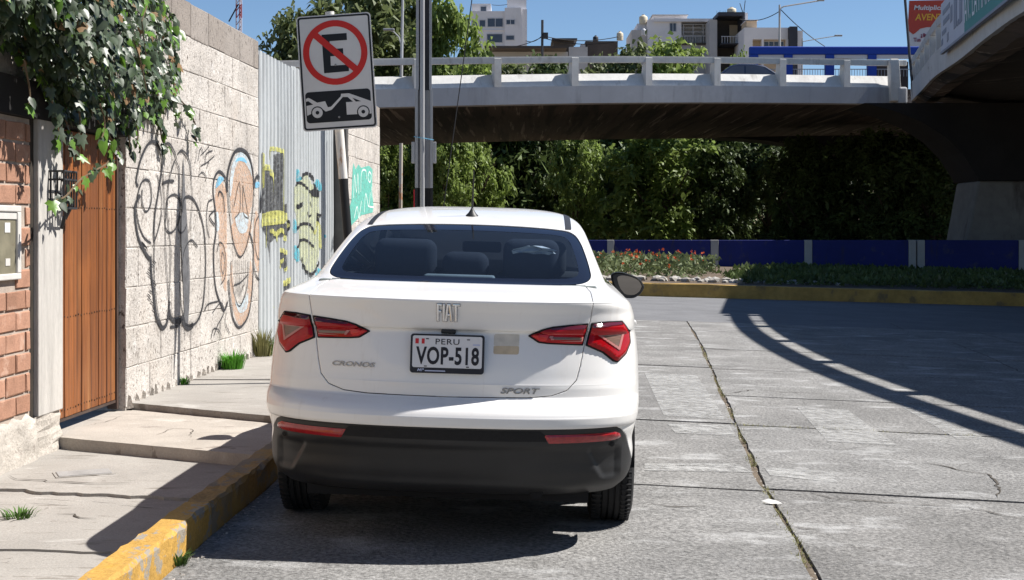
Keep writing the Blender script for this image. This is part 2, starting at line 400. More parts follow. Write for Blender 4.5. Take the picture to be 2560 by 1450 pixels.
# ================================================================== SETTING
XF = 0.027                                             # the road falls away from the kerb
def zr(x): return -XF * (min(max(x, -14), 26) + .28)
def roadpt(x, y):
    Y = (CAM_H + XF*.28) / ((y-HY)/FPX - XF*(x-CX)/FPX); X = (x-CX)/FPX*Y
    return Vector((X, Y, zr(X)))
def kerbx(Y): return -1.304 + .038*(Y-5.7)            # road-side face of the near kerb
def wallx(Y, off=0): return -3.266 + .06*Y + off      # face of the walls on the left

def grid_sheet(name, x0, x1, y0, y1, zf, nx, ny, m, parent=None):
    b = MB(); vs_ = [(x0+(x1-x0)*i/nx, y0+(y1-y0)*j/ny) for i in range(nx+1) for j in range(ny+1)]
    b.v = [(x, y, zf(x, y)) for x, y in vs_]
    b.f = [(i*(ny+1)+j, (i+1)*(ny+1)+j, (i+1)*(ny+1)+j+1, i*(ny+1)+j+1) for i in range(nx) for j in range(ny)]
    b.mi = [0]*len(b.f)
    return b.obj(name, m, parent)

def ground_z(x, y):
    z = zr(x) - .06
    if y > 95: z += min(22, (y-95)*.22)
    return z
g = grid_sheet('ground', -700, 900, -80, 1500, lambda x, y: ground_z(x, y) - .12, 64, 79, M['terrain']); tag(g, kind='structure')

# ---- road: concrete slabs with open joints
road = MB().prism([(kerbx(-6)-.05, -6), (26, -6), (26, 33), (-14, 33), (-14, 22.9), (-2.2, 22.2), (-1.1, 21.4), (kerbx(20.6)-.05, 20.6)], -.2, -.013, lambda a, b, h: (a, b, zr(a)+h)).obj('road', M['joint']); tag(road, kind='structure')
crack = sorted([(roadpt(x, y).y, roadpt(x, y).x) for x, y in ((2031,1435),(1985,1340),(1935,1262),(1905,1205),(1866,1120),(1838,1055),(1809,991),(1785,940),(1765,890),(1746,850),(1728,820),(1714,800))])
cys, cxs = [c[0] for c in crack], [c[1] for c in crack]
def crackx(Y):
    if Y < cys[0]: return cxs[0] + (Y-cys[0])*.085
    if Y > cys[-1]: return cxs[-1] + (Y-cys[-1])*.09
    return float(np.interp(Y, cys, cxs))
def slab_poly(xa, xb, ya, yb, ja=.008, slope=-.15):
    """outline between two long edges xa(Y), xb(Y) and two cross joints"""
    ref = crackx((ya+yb)/2)
    pts = []
    def cy(y, x): return y + slope*(x-ref)
    n = 14
    for i in range(n+1):
        t = i/n; x = xa(ya)*(1-t)+xb(ya)*t; pts.append((x, cy(ya, x) + .0012 + rng.uniform(0, ja*.5)))
    for i in range(1, n):
        t = i/n; Y = ya*(1-t)+yb*t; x = xb(Y); pts.append((x - rng.uniform(0, ja*1.6), cy(Y, x)))
    for i in range(n, -1, -1):
        t = i/n; x = xa(yb)*(1-t)+xb(yb)*t; pts.append((x, cy(yb, x) - .0012 - rng.uniform(0, ja*.5)))
    for i in range(n-1, 0, -1):
        t = i/n; Y = ya*(1-t)+yb*t; x = xa(Y); pts.append((x + rng.uniform(0, ja*1.6), cy(Y, x)))
    return pts
def jy(x, y):                                           # a cross joint seen at this pixel, carried to the crack
    p = roadpt(x, y); return p.y - .15*(crackx(p.y)-p.x)
jA = [-4, 1.0, 4.2] + [jy(1600, 1211), jy(1606, 1049), jy(1604, 912), jy(1604, 846), jy(1604, 799)]
jB = [-4, 1.2, 3.9] + [jy(2100, 1232), jy(1860, 1063), jy(1815, 989), jy(1772, 921), jy(1748, 871), jy(1738, 826), jy(1716, 801)]
for k in range(len(jA)-1):
    P = slab_poly(lambda Y: kerbx(Y) + .012, lambda Y: crackx(Y) - .010 - .006*math.sin(Y*1.7) - .004*math.sin(Y*4.9), jA[k], jA[k+1])
    MB().prism(P, -.04, rng.uniform(-.001, .001), lambda a, b, h: (a, b, zr(a)+h)).obj('road_slab', M['road'], road)
for k in range(len(jB)-1):
    for xa, xb in ((lambda Y: crackx(Y) + .010 + .006*math.sin(Y*2.3+1), lambda Y: crackx(Y) + 4.3), (lambda Y: crackx(Y) + 4.315, lambda Y: crackx(Y) + 9.5), (lambda Y: crackx(Y)+9.515, lambda Y: crackx(Y)+16)):
        P = slab_poly(xa, xb, jB[k], jB[k+1])
        MB().prism(P, -.04, rng.uniform(-.001, .001), lambda a, b, h: (a, b, zr(a)+h)).obj('road_slab', M['road'], road)
ye = jA[-1]
asph = MB()
asph.prism([(-14, ye+.9), (crackx(ye)-.0, ye+.02), (26, ye-.15*(26-crackx(ye))+.02), (26, 30.4), (-14, 30.75)], -.04, .0, lambda a, b, h: (a, b, zr(a)+h))
asph.obj('asphalt_lane', M['asphalt'], road)

# ---- near kerb (yellow)
def kerb_mesh(path, wdt, h, m, name, jag=.006, step=.07, zf=zr, chamf=.018):
    """path: list of (x, y) along the road-side face"""
    b = MB(); pts = []
    for i in range(len(path)-1):
        a, c = Vector(path[i]), Vector(path[i+1]); n = max(1, int((c-a).length/step))
        pts += [a+(c-a)*k/n for k in range(n)]
    pts.append(Vector(path[-1])); n = len(pts)
    lowf = [rng.uniform(-1, 1) for _ in range(n)]
    sm = [sum(lowf[max(0, i-2):i+3])/5 for i in range(n)]
    for i, p in enumerate(pts):
        d = (pts[min(i+1, n-1)]-pts[max(i-1, 0)]).normalized(); nl = Vector((-d.y, d.x))
        z0 = zf(p.x)
        j = lambda s=1: rng.uniform(-jag, jag)*s
        prof = [(0, -.06), (j(.5), h*.45), (j()+.002, h-chamf+j()+sm[i]*jag), (chamf*.8+j(), h+j(.4)), (wdt*.5, h+j(.5)), (wdt-.012+j(), h+j(.6)), (wdt+j(), h-.015+j()), (wdt, -.06)]
        for o, z in prof: q = p + nl*o; b.v.append((q.x, q.y, z0+z))
    k = 8
    for i in range(n-1):
        for q in range(k-1): b.f.append((i*k+q, i*k+q+1, (i+1)*k+q+1, (i+1)*k+q)); b.mi.append(0)
    b.f.append(tuple(range(k))); b.mi.append(0); b.f.append(tuple((n-1)*k+q for q in range(k))); b.mi.append(0)
    return b.obj(name, m, None)
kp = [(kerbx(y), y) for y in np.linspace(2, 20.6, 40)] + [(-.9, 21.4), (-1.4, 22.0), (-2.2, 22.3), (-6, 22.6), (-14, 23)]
kerb = kerb_mesh([(kerbx(y), y) for y in np.linspace(2, 6.02, 20)], .13, .14, M['kerb'], 'yellow_kerb'); tag(kerb, kind='structure')
kerb2 = kerb_mesh([(kerbx(6.026)+.002, 6.026)] + [p for p in kp if p[1] > 6.1], .13, .138, M['wornshadekerb'], 'worn_shaded_kerb', jag=.009); tag(kerb2, kind='structure')  # starts where the car's shade falls; colour holds both wear and shade
def Zr(zx, zy): return roadpt(1500+zx/2.0717, 750+zy/2.0717)
for P in ([(230,380),(500,390),(650,620),(330,600)], [(350,645),(670,650),(705,708),(390,690)], [(1020,560),(1280,570),(1540,755),(1180,735)], [(230,850),(700,850),(800,895),(230,885)], [(850,870),(1200,890),(1230,950),(880,910)], [(1560,555),(1690,560),(2000,722),(1850,722)]):
    q = [Zr(*p) for p in P]; MB().prism([(p.x, p.y) for p in q], .0015, .004, lambda a, b, h: (a, b, zr(a)+h)).obj('worn_marking', M['worn'], road)

# ---- pavement on the left: broken layers, driveway ramp slab, higher pavement beyond
def wl_(Y): return wallx(Y) - .2
def kl(Y): return kerbx(Y) - .128
def jag_line(a, b, n, j):
    a, b = Vector(a), Vector(b); d = (b-a); nn = Vector((-d.y, d.x)).normalized()
    out = []; w_ = 0
    for i in range(n+1):
        w_ = w_*.6 + rng.uniform(-j, j); out.append(a + d*i/n + nn*w_)
    return out
FR = [(-2.95, 8.60), (-1.40, 7.80)]                    # front edge of the driveway slab
BK = [(-2.95, 9.96), (-1.27, 8.93)]                    # back edge
l1 = jag_line((-3.1, 7.30), (kl(6.9), 6.86), 40, .022); l2 = jag_line((-3.1, 6.95), (kl(6.5), 6.55), 34, .02); l3 = jag_line((-3.1, 5.9), (kl(5.75), 5.75), 30, .015)
def pave(name, low, high, z, m, thick=.12, bev=0):
    P = [tuple(p) for p in low] + [tuple(p) for p in reversed(high)]
    o = MB().prism(P, z-thick, z, lambda a, b, h: (a, b, h)).obj(name, m); tag(o, kind='structure'); return o
pave('pavement', [(wl_(-4), -4), (kl(-4), -4)], l3, .006, M['walk'])
pave('pavement_panel', l3, l2, .016, M['walk'])
pave('pavement_patch', l2, l1, -.002, M['walk'])
pave('pavement_panel', l1, FR, .014, M['walk'])
pave('driveway_slab', jag_line(FR[0], FR[1], 30, .004), jag_line(BK[0], BK[1], 30, .008), .083, M['slab'], .2)
bk2 = jag_line((BK[0][0], BK[0][1]+.02), (BK[1][0], BK[1][1]+.02), 30, .008)
pave('raised_pavement', bk2, [(wl_(11.3), 11.3), (kl(11.3), 11.3)], .128, M['walk'], .2)
pave('far_pavement', [(wl_(11.3), 11.315), (kl(11.3), 11.315)], [(wl_(21.8), 21.8), (kl(20.5), 20.5)], .134, M['walk'], .2)
cv = empty('utility_cover', (-2.33, 7.62, .014), .42, 'small grey iron cover set into the pavement below the driveway slab', 'cover')
MB().box((-.155, -.09, -.01), (.155, .09, .004)).obj('rim', M['walk'], cv)
MB().box((-.14, -.075, .0), (.14, .075, .009)).obj('lid', M['cover'], cv, bevel=.004)

# cracks: thin irregular dirt-filled lines
def crack_line(b, pts, wd, zf):
    P = []
    for i in range(len(pts)-1):
        a, c = Vector(pts[i]), Vector(pts[i+1]); n = max(2, int((c-a).length/.05))
        for k in range(n): P.append(a+(c-a)*k/n+Vector((rng.gauss(0, .007), rng.gauss(0, .007))))
    P.append(Vector(pts[-1])); n = len(P); o = len(b.v)
    for i, p in enumerate(P):
        d = (P[min(i+1, n-1)]-P[max(i-1, 0)]).normalized(); nn = Vector((-d.y, d.x))*wd*rng.uniform(.25, 1)*min(1, (i+.5)/4, (n-i-.5)/4)
        for s in (1, -1): q = p+nn*s*.5; b.v.append((q.x, q.y, zf(q.x)))
    for i in range(n-1): b.f.append((o+2*i, o+2*i+1, o+2*i+3, o+2*i+2)); b.mi.append(0)
M['crack'] = mat('crack_dirt', (.055,.047,.038), .95, .4, 20)
cr = MB()
for L in ([(1660,845),(1720,850),(1820,870),(1900,890),(2010,905),(2050,940),(2070,990),(2060,1030)], [(1110,1000),(1200,1030),(1350,1040),(1500,1055),(1700,1065),(1900,1075),(2190,1140)], [(640,490),(800,465),(950,480),(1150,485),(1290,490)], [(670,540),(800,540),(900,560)], [(570,360),(700,362),(850,375),(1000,390)], [(510,250),(600,255),(740,270)], [(1260,165),(1450,165),(1640,190),(1720,205)], [(1500,120),(1580,160)], [(1820,220),(2000,290),(2190,380)], [(970,1170),(1060,1185),(1200,1195),(1350,1190)], [(2150,880),(2196,888)], [(400,220),(480,215),(620,225)], [(1260,1270),(1400,1300),(1500,1290)], [(230,1060),(400,1075),(560,1070)]):
    crack_line(cr, [(q.x, q.y) for q in (Zr(*p) for p in L)], .018, lambda x: zr(x)+.0042)
o = cr.obj('crack', M['crack'], road, fix=False); o['kind'] = 'stuff'
cp_ = MB()
def Zp(zx, zy, z=.0215): y = 950+zy/2.9; x = zx/2.9; Y = (CAM_H-z)*FPX/(y-HY); return ((x-CX)/FPX*Y, Y)
for L in ([(40,690),(130,715),(250,720),(420,735),(600,745),(800,745),(960,740)], [(0,748),(160,755)], [(200,855),(380,865),(570,878)], [(690,845),(880,858)], [(390,965),(520,970),(580,995),(700,1000)], [(20,1295),(90,1285)], [(850,905),(1000,915),(1200,935)]):
    crack_line(cp_, [Zp(*p) for p in L], .021, lambda x: .0205)
crack_line(cp_, [Zp(*p, .09) for p in [(1130,395),(1250,345),(1390,350),(1385,410)]], .008, lambda x: .0865); crack_line(cp_, [Zp(*p, .09) for p in [(600,330),(760,300),(900,250)]], .007, lambda x: .0865)
o = cp_.obj('pavement_cracks', M['crack'], None, fix=False); tag(o, 'thin dark cracks across the near pavement', 'cracks', kind='stuff')
gb = MB()                                              # grit and dead bits in the gutter and along the wall foot
for k in range(520):
    if k % 2: Y = rng.uniform(4.6, 9); x = kerbx(Y)+abs(rng.gauss(0, .05))+.01; z = zr(x)+.004
    elif k % 3: Y = rng.uniform(4.6, 8.0); x = kerbx(Y)-.13-abs(rng.gauss(0, .07)); z = .022
    else: Y = rng.uniform(10, 17); x = wallx(Y)+abs(rng.gauss(0, .07))+.02; z = .140
    s = rng.uniform(.003, .011); q = Vector((x, Y, z)); v = [q+Vector((rng.uniform(-1, 1), rng.uniform(-1, 1), rng.uniform(-.3, .8)))*s for _ in range(4)]
    gb.add(v, [(0,1,2),(0,2,3),(0,3,1),(1,3,2)])
o = gb.obj('gutter_grit', M['plaster'], None); tag(o, 'loose grit and crumbs along the kerb and wall foot', 'grit', kind='stuff')

# ================================================================== LEFT WALLS
WA = -math.atan(.06)
def wall_root(name, Y0, label, cat, off=0, z=0):
    return empty(name, (wallx(Y0, off), Y0, z), WA, label, cat)
def wpt(x, y, Y0, off=0, woff=0):
    """pixel -> (u, z) on a wall plane; off is the plane's own offset from the common face line"""
    Y = (-3.266 + woff + off)/((x-CX)/FPX - .06); return ((Y-Y0)*1.0018, CAM_H-(y-HY)/FPX*Y)

def block_mesh(w_, h, d, ch, jit, name):
    """a masonry unit, face towards +x, chamfered and uneven"""
    b = MB(); j = lambda s=1: rng.uniform(-jit, jit)*s
    F = [(-d, 0, 0), (-d, w_, 0), (-d, w_, h), (-d, 0, h)]
    E = [(-ch*.8+j(), 0+j(), 0+j()), (-ch*.8+j(), w_+j(), 0+j()), (-ch*.8+j(), w_+j(), h+j()), (-ch*.8+j(), 0+j(), h+j())]
    T = [(j(.4), ch+j(.5), ch+j(.5)), (j(.4), w_-ch+j(.5), ch+j(.5)), (j(.4), w_-ch+j(.5), h-ch+j(.5)), (j(.4), ch+j(.5), h-ch+j(.5))]
    b.add(F+E+T, [(0,1,5,4),(1,2,6,5),(2,3,7,6),(3,0,4,7),(4,5,9,8),(5,6,10,9),(6,7,11,10),(7,4,8,11),(8,9,10,11)])
    return b.mesh(name, True)
def masonry(root, L, z0, nrow, bw, bh, d, jx, jz, ch, jit, m, piece, skip=None, nvar=4, half_first=True, top=None):
    full = [block_mesh(bw-jx, bh-jz, d, ch, jit, piece) for _ in range(nvar)]
    for r in range(nrow):
        u = 0.0; k = 0
        while u < L - .03:
            w_ = bw*.5 if (k == 0 and r % 2 == (1 if half_first else 0)) else bw
            w_ = min(w_, L-u)
            if L-u-w_ < .06: w_ = L-u
            z = z0 + r*bh
            if not (skip and skip(u, u+w_, z, z+bh)):
                mm = m if not (top and r == nrow-1) else top
                me = (rng.choice(full) if mm is m else block_mesh(w_-jx, bh-jz, d, ch, jit, piece)) if abs(w_-bw) < 1e-6 else block_mesh(w_-jx, bh-jz, d, ch, jit, piece)
                link(piece, me, mm, root, (rng.uniform(-.002, .002), u+jx/2, z+jz/2))
            u += w_; k += 1

# ---- tuff block wall with graffiti
Y1 = 9.73
sw = wall_root('stone_wall', Y1, 'tall pale tuff block wall with black outline graffiti beside the wooden door', 'wall')
L1 = (13.55-Y1)*1.0018
MB().box((-.24, .004, -.05), (-.006, L1-.004, 3.165)).obj('mortar_core', M['mortar'], sw)
masonry(sw, L1, .10, 11, .52, .279, .2, .007, .007, .006, .005, M['stone'], 'block', top=M['stonetop'])
bs = MB()                                              # crumbling footing
for k in range(26):
    u = L1*k/26 + rng.uniform(0, .1); s = rng.uniform(.03, .07)
    bs.add([(-.02, u, .09), (rng.uniform(.015, .05), u+s*.3, .10), (rng.uniform(.01, .03), u+s*.6, .16+rng.uniform(0, .04)), (-.02, u+s*2, .13), (.02, u+s*2, .09), (-.02, u+s, .2)], [(0,1,2),(0,2,5),(2,3,5),(1,4,3,2),(0,4,1)])
bs.obj('footing_crumbs', M['plaster'], sw)['kind'] = 'stuff'

def ribbon(b, pts, wdt, off):
    """flat painted stroke on a wall plane; pts are (u, z); width may taper"""
    n = len(pts); ws = wdt if isinstance(wdt, list) else [wdt]*n
    o = len(b.v)
    for i, p in enumerate(pts):
        d = (Vector(pts[min(i+1, n-1)])-Vector(pts[max(i-1, 0)])).normalized(); nn = Vector((-d.y, d.x))*ws[i]*.5
        b.v.append((off, p[0]+nn.x, p[1]+nn.y)); b.v.append((off, p[0]-nn.x, p[1]-nn.y))
    for i in range(n-1): b.f.append((o+2*i, o+2*i+1, o+2*i+3, o+2*i+2)); b.mi.append(0)
def G1(zx, zy): return wpt(300+zx/2.789, 330+zy/2.789, Y1)
def st(b, zp, wdt, off, closed=False, taper=None):
    c = catmull([G1(*p) for p in zp], 7, closed)
    if closed: c.append(c[0])
    wdt *= .8; n = len(c); ws = wdt if taper is None else [wdt*(taper[0]+(taper[1]-taper[0])*i/(n-1)) for i in range(n)]
    ribbon(b, [tuple(p) for p in c], ws, off)
    if b is s2: ribbon(s3, [tuple(p) for p in c], [q*2.6 for q in ws] if isinstance(ws, list) else ws*2.6, off-.0011)
def fill(b, zp, off, smooth=True):
    c = catmull([G1(*p) for p in zp], 6, True) if smooth else [Vector(G1(*p)) for p in zp]
    tri = tessellate_polygon([[Vector((p.x, p.y, 0)) for p in c]])
    b.add([(off, p.x, p.y) for p in c], [tuple(t) for t in tri])
# colour fills of the bubble letters
f1 = MB(); fill(f1, [(835,170),(770,260),(765,470),(790,640),(850,640),(905,560),(925,400),(905,230)], .0046)
fill(f1, [(685,330),(660,440),(665,560),(690,780),(700,1000),(740,1100),(742,700),(738,420)], .0046)
fill(f1, [(770,660),(790,780),(840,870),(890,780),(915,640),(850,600)], .0046)
fill(f1, [(765,1080),(800,1290),(850,1350),(900,1230),(920,1000),(905,900),(880,1150),(840,1220),(800,1180),(775,900)], .0046)
fill(f1, [(940,560),(925,800),(945,940),(965,960),(966,620)], .0046)
f1.obj('graffiti_fill', M['g_orange'], sw)
f2 = MB(); fill(f2, [(835,140),(775,240),(760,420),(772,430),(800,250),(850,200),(905,280),(918,330),(900,210)], .0052)
fill(f2, [(800,600),(830,700),(880,690),(890,600),(850,560)], .0052); fill(f2, [(800,1180),(830,1260),(880,1230),(890,1120),(840,1200)], .0052)
fill(f2, [(660,580),(672,690),(690,660),(680,560)], .0052)
f2.obj('graffiti_shade', M['g_ice'], sw)
f3 = MB(); fill(f3, [(820,180),(800,210),(830,200),(880,215),(860,180)], .0058); fill(f3, [(680,320),(662,390),(675,385),(720,330),(700,310)], .0058); fill(f3, [(940,350),(942,390),(968,380),(966,350)], .0058)
f3.obj('graffiti_highlight', M['g_blue'], sw)
# long dark shade streak
s1 = MB(); fill(s1, [(437,180),(432,330),(428,520),(420,700),(428,900),(440,1180),(445,1330),(470,1330),(482,1050),(474,820),(462,600),(450,420),(444,280)], .0064)
s1.obj('graffiti_streak', M['g_grey'], sw)
s2 = MB(); s3 = MB()
for zp, wd, cl in [
    ([(120,380),(108,330),(140,190),(190,85),(235,68),(275,120),(290,220),(262,420),(240,560),(232,700),(236,760)], .032, 0),
    ([(135,440),(100,520),(105,640),(130,760),(190,870),(215,880)], .042, 0),
    ([(210,775),(160,730),(120,620),(112,480),(150,345),(200,345),(215,450),(200,530),(170,552),(148,480),(150,400)], .020, 0),
    ([(210,890),(215,1000),(235,1180),(250,1290),(290,1365),(325,1320),(340,1180)], .045, 0),
    ([(236,760),(232,900),(240,1100),(262,1280),(290,1360)], .018, 0),
    ([(255,300),(280,420),(285,560),(262,680),(236,760)], .016, 0),
    ([(285,170),(300,100),(335,78),(370,130),(390,190)], .022, 0),
    ([(290,190),(300,400),(310,640),(315,860),(330,1100),(340,1240)], .016, 0),
    ([(380,190),(340,330),(325,520),(335,680),(350,820),(345,1000),(338,1200)], .016, 0),
    ([(385,200),(405,260),(412,400),(420,520)], .016, 0),
    ([(400,150),(425,128),(460,160),(485,230),(492,330)], .022, 0),
    ([(292,357),(335,340),(372,343)], .028, 0), ([(335,350),(328,430)], .014, 0),
    ([(320,520),(330,460),(375,435),(410,470),(415,560),(390,660),(345,702),(312,660),(318,560)], .020, 1),
    ([(430,560),(440,470),(475,450),(515,480),(550,560),(580,680),(592,850),(590,1020),(575,1200),(540,1310),(490,1350),(450,1340)], .028, 0),
    ([(420,580),(402,640),(410,700),(440,690),(462,640)], .018, 0),
    ([(430,930),(440,840),(470,770),(500,755),(535,800)], .018, 0),
    ([(420,960),(415,1080),(425,1220),(450,1330)], .018, 0),
    ([(490,330),(500,480),(480,700)], .011, 0),
    ([(340,1240),(352,1300),(390,1320),(440,1290)], .05, 0), ([(345,1360),(400,1350),(430,1300)], .03, 0), ([(430,1320),(465,1365),(505,1345)], .06, 0),
    ([(447,1370),(446,1450)], .011, 0), ([(490,1350),(490,1450),(488,1560)], .010, 0),
    # second name
    ([(745,420),(750,280),(790,150),(838,122),(890,160),(920,260),(930,400)], .045, 0),
    ([(930,400),(920,560),(900,700),(870,820),(832,870),(795,800),(772,680),(755,520),(745,400)], .020, 0),
    ([(900,700),(925,800),(925,960),(915,1130),(890,1280),(830,1362),(785,1300),(762,1160),(752,1030)], .032, 0),
    ([(738,420),(735,330),(690,275),(655,320),(645,420),(662,560),(665,700),(650,820),(652,980),(670,1120),(720,1240),(748,1180)], .034, 0),
    ([(640,470),(612,490),(600,580),(605,680),(620,740)], .018, 0), ([(655,545),(620,590),(660,650)], .022, 0),
    ([(932,360),(950,310),(968,320)], .045, 0), ([(930,930),(945,1000),(968,1030)], .022, 0),
    ([(966,580),(940,640),(935,760),(950,860),(968,890)], .016, 0),
    # letter insides
    ([(680,450),(690,415),(715,450),(725,560)], .022, 0), ([(675,830),(690,770),(720,800),(735,900),(728,1010),(700,1060)], .014, 0), ([(705,860),(700,930),(715,990),(725,900),(712,840)], .012, 1),
    ([(790,520),(828,350),(832,540),(795,600)], .013, 0), ([(852,370),(885,560),(890,600),(855,560),(852,370)], .013, 0),
    ([(770,900),(778,1060),(825,1215),(880,1090),(890,900)], .016, 0), ([(790,1068),(840,1045),(890,990)], .016, 0)] \
    + [([(800+14*i, 890),(806+13*i, 1040),(812+8*i, 1150-(i-2)**2*8)], .009, 0) for i in range(6)] \
    + [([(585,1250),(610,1200),(680,1180)], .016, 0), ([(640,1260),(700,1190),(720,1260),(680,1340),(650,1420)], .013, 0), ([(740,1250),(730,1330),(760,1400)], .012, 0),
       ([(630,1440),(650,1370),(690,1390),(700,1450)], .013, 0), ([(700,1300),(690,1400)], .012, 0)] \
    + [([(540,200),(560,110),(585,180)], .011, 0), ([(560,160),(600,120),(620,90)], .011, 0), ([(590,230),(600,150),(640,130)], .014, 0), ([(560,235),(610,205),(655,165)], .012, 0), ([(570,10),(580,90)], .006, 0), ([(545,300),(570,280),(595,310),(590,345)], .012, 0), ([(520,220),(535,120)], .008, 0), ([(600,255),(615,200)], .010, 0)]:
    st(s2, zp, wd, .0072, bool(cl))
for k in range(22):                                    # hatched outline of the left letter
    t = k/21; a = (150+60*t, 770+95*t) if k < 8 else (212+20*math.sin(k), 900+(k-8)*26)
    ribbon(s2, [G1(a[0]-8, a[1]-6), G1(a[0]+14, a[1]+14)], .010, .0078)
s2.obj('graffiti_outline', M['g_black'], sw); s3.obj('graffiti_overspray', M['g_mist'], sw)

# ---- corrugated sheet fence
Y2 = 13.57
fen = wall_root('corrugated_fence', Y2, 'grey corrugated metal fence with yellow and black graffiti', 'fence')
LF = (17.46-Y2)*1.0018
def corr(u):
    p = .155; t = (u/p) % 1.0
    h = 0 if t < .42 else ((t-.42)/.1 if t < .52 else (1 if t < .90 else (1-t)/.1))
    return -.026 + .023*min(1, max(0, h))
npan = 5
for k in range(npan):
    ua, ub = LF*k/npan, LF*(k+1)/npan
    b = MB(); us = np.arange(ua, ub+.001, .0155/2*2); zt = 3.09 + .012*k + rng.uniform(-.015, .015); dx = rng.uniform(-.004, .004)
    for i, u in enumerate(us):
        for z in (.06+rng.uniform(0, .03)*0, .8, 1.6, 2.4, zt): b.v.append((corr(u)+dx + .004*math.sin(z*3+u), u, z))
    for i in range(len(us)-1):
        for j in range(4): b.f.append((i*5+j, (i+1)*5+j, (i+1)*5+j+1, i*5+j+1)); b.mi.append(0)
    o = b.obj('sheet_panel', M['zinc'], fen)
    if k in (0, 2, 3): MB().box((-.006, ua-.006, .08), (.002, ua+.006, zt-.05)).obj('seam', M['zinc'], fen)
MB().box((-.14, LF, -.1), (.155, LF+.09, 3.2)).obj('end_post', M['zincpost'], fen)
MB().box((-.12, 0, .3), (-.06, LF, .36)).box((-.12, 0, 2.7), (-.06, LF, 2.76)).obj('back_rail', M['steelframe'], fen)
# paint on the ribs: cut out of the sheet's own surface
GU, GZ = np.arange(0.0, LF-.01, .011), np.arange(.55, 2.25, .013)
UU, ZZ = np.meshgrid(GU, GZ, indexing='ij'); Q2 = np.stack([UU.ravel(), ZZ.ravel()], 1); TR = grid_tris(len(GU), len(GZ))
CR = np.array([corr(u) for u in UU.ravel()])
def G2(zx, zy): return wpt(630+zx/2.788, 330+zy/2.788, Y2)
def cpaint(name, m, off, polys=(), lines=()):
    phi = np.full(len(Q2), 9.0)
    for p in polys: phi = np.minimum(phi, sdf_poly(Q2, [tuple(v) for v in catmull([G2(*q) for q in p], 5, True)]))
    for p, wd in lines: phi = np.minimum(phi, dist_line(Q2, [tuple(v) for v in catmull([G2(*q) for q in p], 5)])-wd/2)
    P3 = np.stack([CR+off, Q2[:, 0], Q2[:, 1]], 1)
    link(name, trim(P3, TR, phi, name), m, fen)
cpaint('graffiti_fill', M['g_chr'], .005, [[(80,270),(72,560),(100,590),(240,570),(245,500),(215,480),(218,170),(190,150),(155,170),(150,300),(110,250)], [(85,640),(110,760),(130,950),(140,760),(240,720),(245,640)], [(205,850),(195,920),(240,960),(245,890),(225,830)], [(222,1050),(232,1140),(262,1140),(268,1060)]])
cpaint('graffiti_pale', M['g_pale'], .006, [[(380,295),(350,330),(300,380),(290,500),(320,640),(330,760),(345,900),(400,985),(460,900),(475,650),(470,450),(430,380)]])
for P_ in ([[(318,255),(306,340),(345,330)], [(450,330),(440,370),(480,410),(478,350)], [(300,790),(290,860),(325,905),(330,830)], [(290,600),(285,690),(310,700),(312,640)], [(455,950),(455,1000),(480,960)], [(500,720),(503,740),(515,735),(512,715)]]): cpaint('graffiti_cyan', M['g_cyan'], .007, [P_])
cpaint('graffiti_yellow', M['g_yellow'], .0085, [], [([(85,160),(84,380)], .05), ([(90,245),(125,255),(150,330),(155,470)], .06), ([(128,190),(130,120),(200,130),(222,180),(220,560)], .045), ([(70,640),(90,590),(180,570),(240,590),(255,650)], .07), ([(85,630),(230,615)], .07), ([(100,650),(100,790)], .05), ([(140,690),(165,710),(175,750),(190,690),(215,690),(235,745)], .05), ([(205,820),(240,840)], .05), ([(195,940),(215,890)], .04), ([(235,960),(250,930)], .04), ([(225,1060),(265,1030)], .06), ([(240,1150),(265,1150)], .04), ([(160,1230),(175,1330)], .04), ([(440,700),(470,620),(478,800)], .05)])
cpaint('graffiti_outline', M['g_black'], .010, [[(410,440),(475,450),(440,380)]], [([(345,320),(375,288),(420,310),(440,380)], .035), ([(305,370),(330,352),(370,375),(415,430)], .03), ([(310,515),(330,520),(350,500)], .05), ([(385,560),(395,590),(415,560),(405,490)], .025), ([(450,500),(455,570),(480,580)], .03), ([(315,675),(350,640),(410,650),(435,720)], .032), ([(322,800),(340,755),(380,755),(430,800)], .03), ([(345,880),(380,970),(430,985),(470,900)], .03), ([(455,600),(470,630)], .05), ([(68,150),(70,330),(60,560)], .03), ([(245,600),(262,650),(240,720)], .03)])

# ---- second tuff wall, beyond the fence
Y3 = 17.56
sw2 = wall_root('stone_wall', Y3, 'pale tuff wall end with sea green graffiti behind the leaning sign pole', 'wall', .16)
L3 = 2.55
MB().box((-.4, .004, -.05), (-.006, L3-.004, 3.09)).obj('mortar_core', M['mortar'], sw2)
masonry(sw2, L3, .07, 11, .52, .275, .3, .007, .007, .006, .005, M['stone'], 'block', top=M['stonetop'])
def G3(zx, zy): return wpt(630+zx/2.788, 330+zy/2.788, Y3, 0, .16)
gg = MB()
c = [Vector(G3(*p)) for p in [(700,250),(705,215),(720,260),(740,225),(760,250),(790,240),(815,235),(838,260),(835,400),(845,520),(840,560),(760,580),(700,640),(640,720),(650,640),(690,480)]]
gg.add([(.0046, p.x, p.y) for p in c], [tuple(t) for t in tessellate_polygon([[Vector((p.x, p.y, 0)) for p in c]])]); gg.obj('graffiti_fill', M['g_green'], sw2)
gl = MB()
for zp in ([(705,460),(712,300),(725,420),(735,290),(742,430)], [(755,420),(762,280),(790,270),(795,330)], [(815,275),(805,320),(820,350),(828,300),(815,275)], [(710,600),(730,520),(742,600),(760,480)], [(780,560),(790,430),(810,520),(822,420)], [(815,520),(845,525)], [(830,380),(835,460)]):
    ribbon(gl, [tuple(v) for v in catmull([G3(*p) for p in zp], 5)], .022, .0056)
gl.obj('graffiti_lines', M['g_white'], sw2)

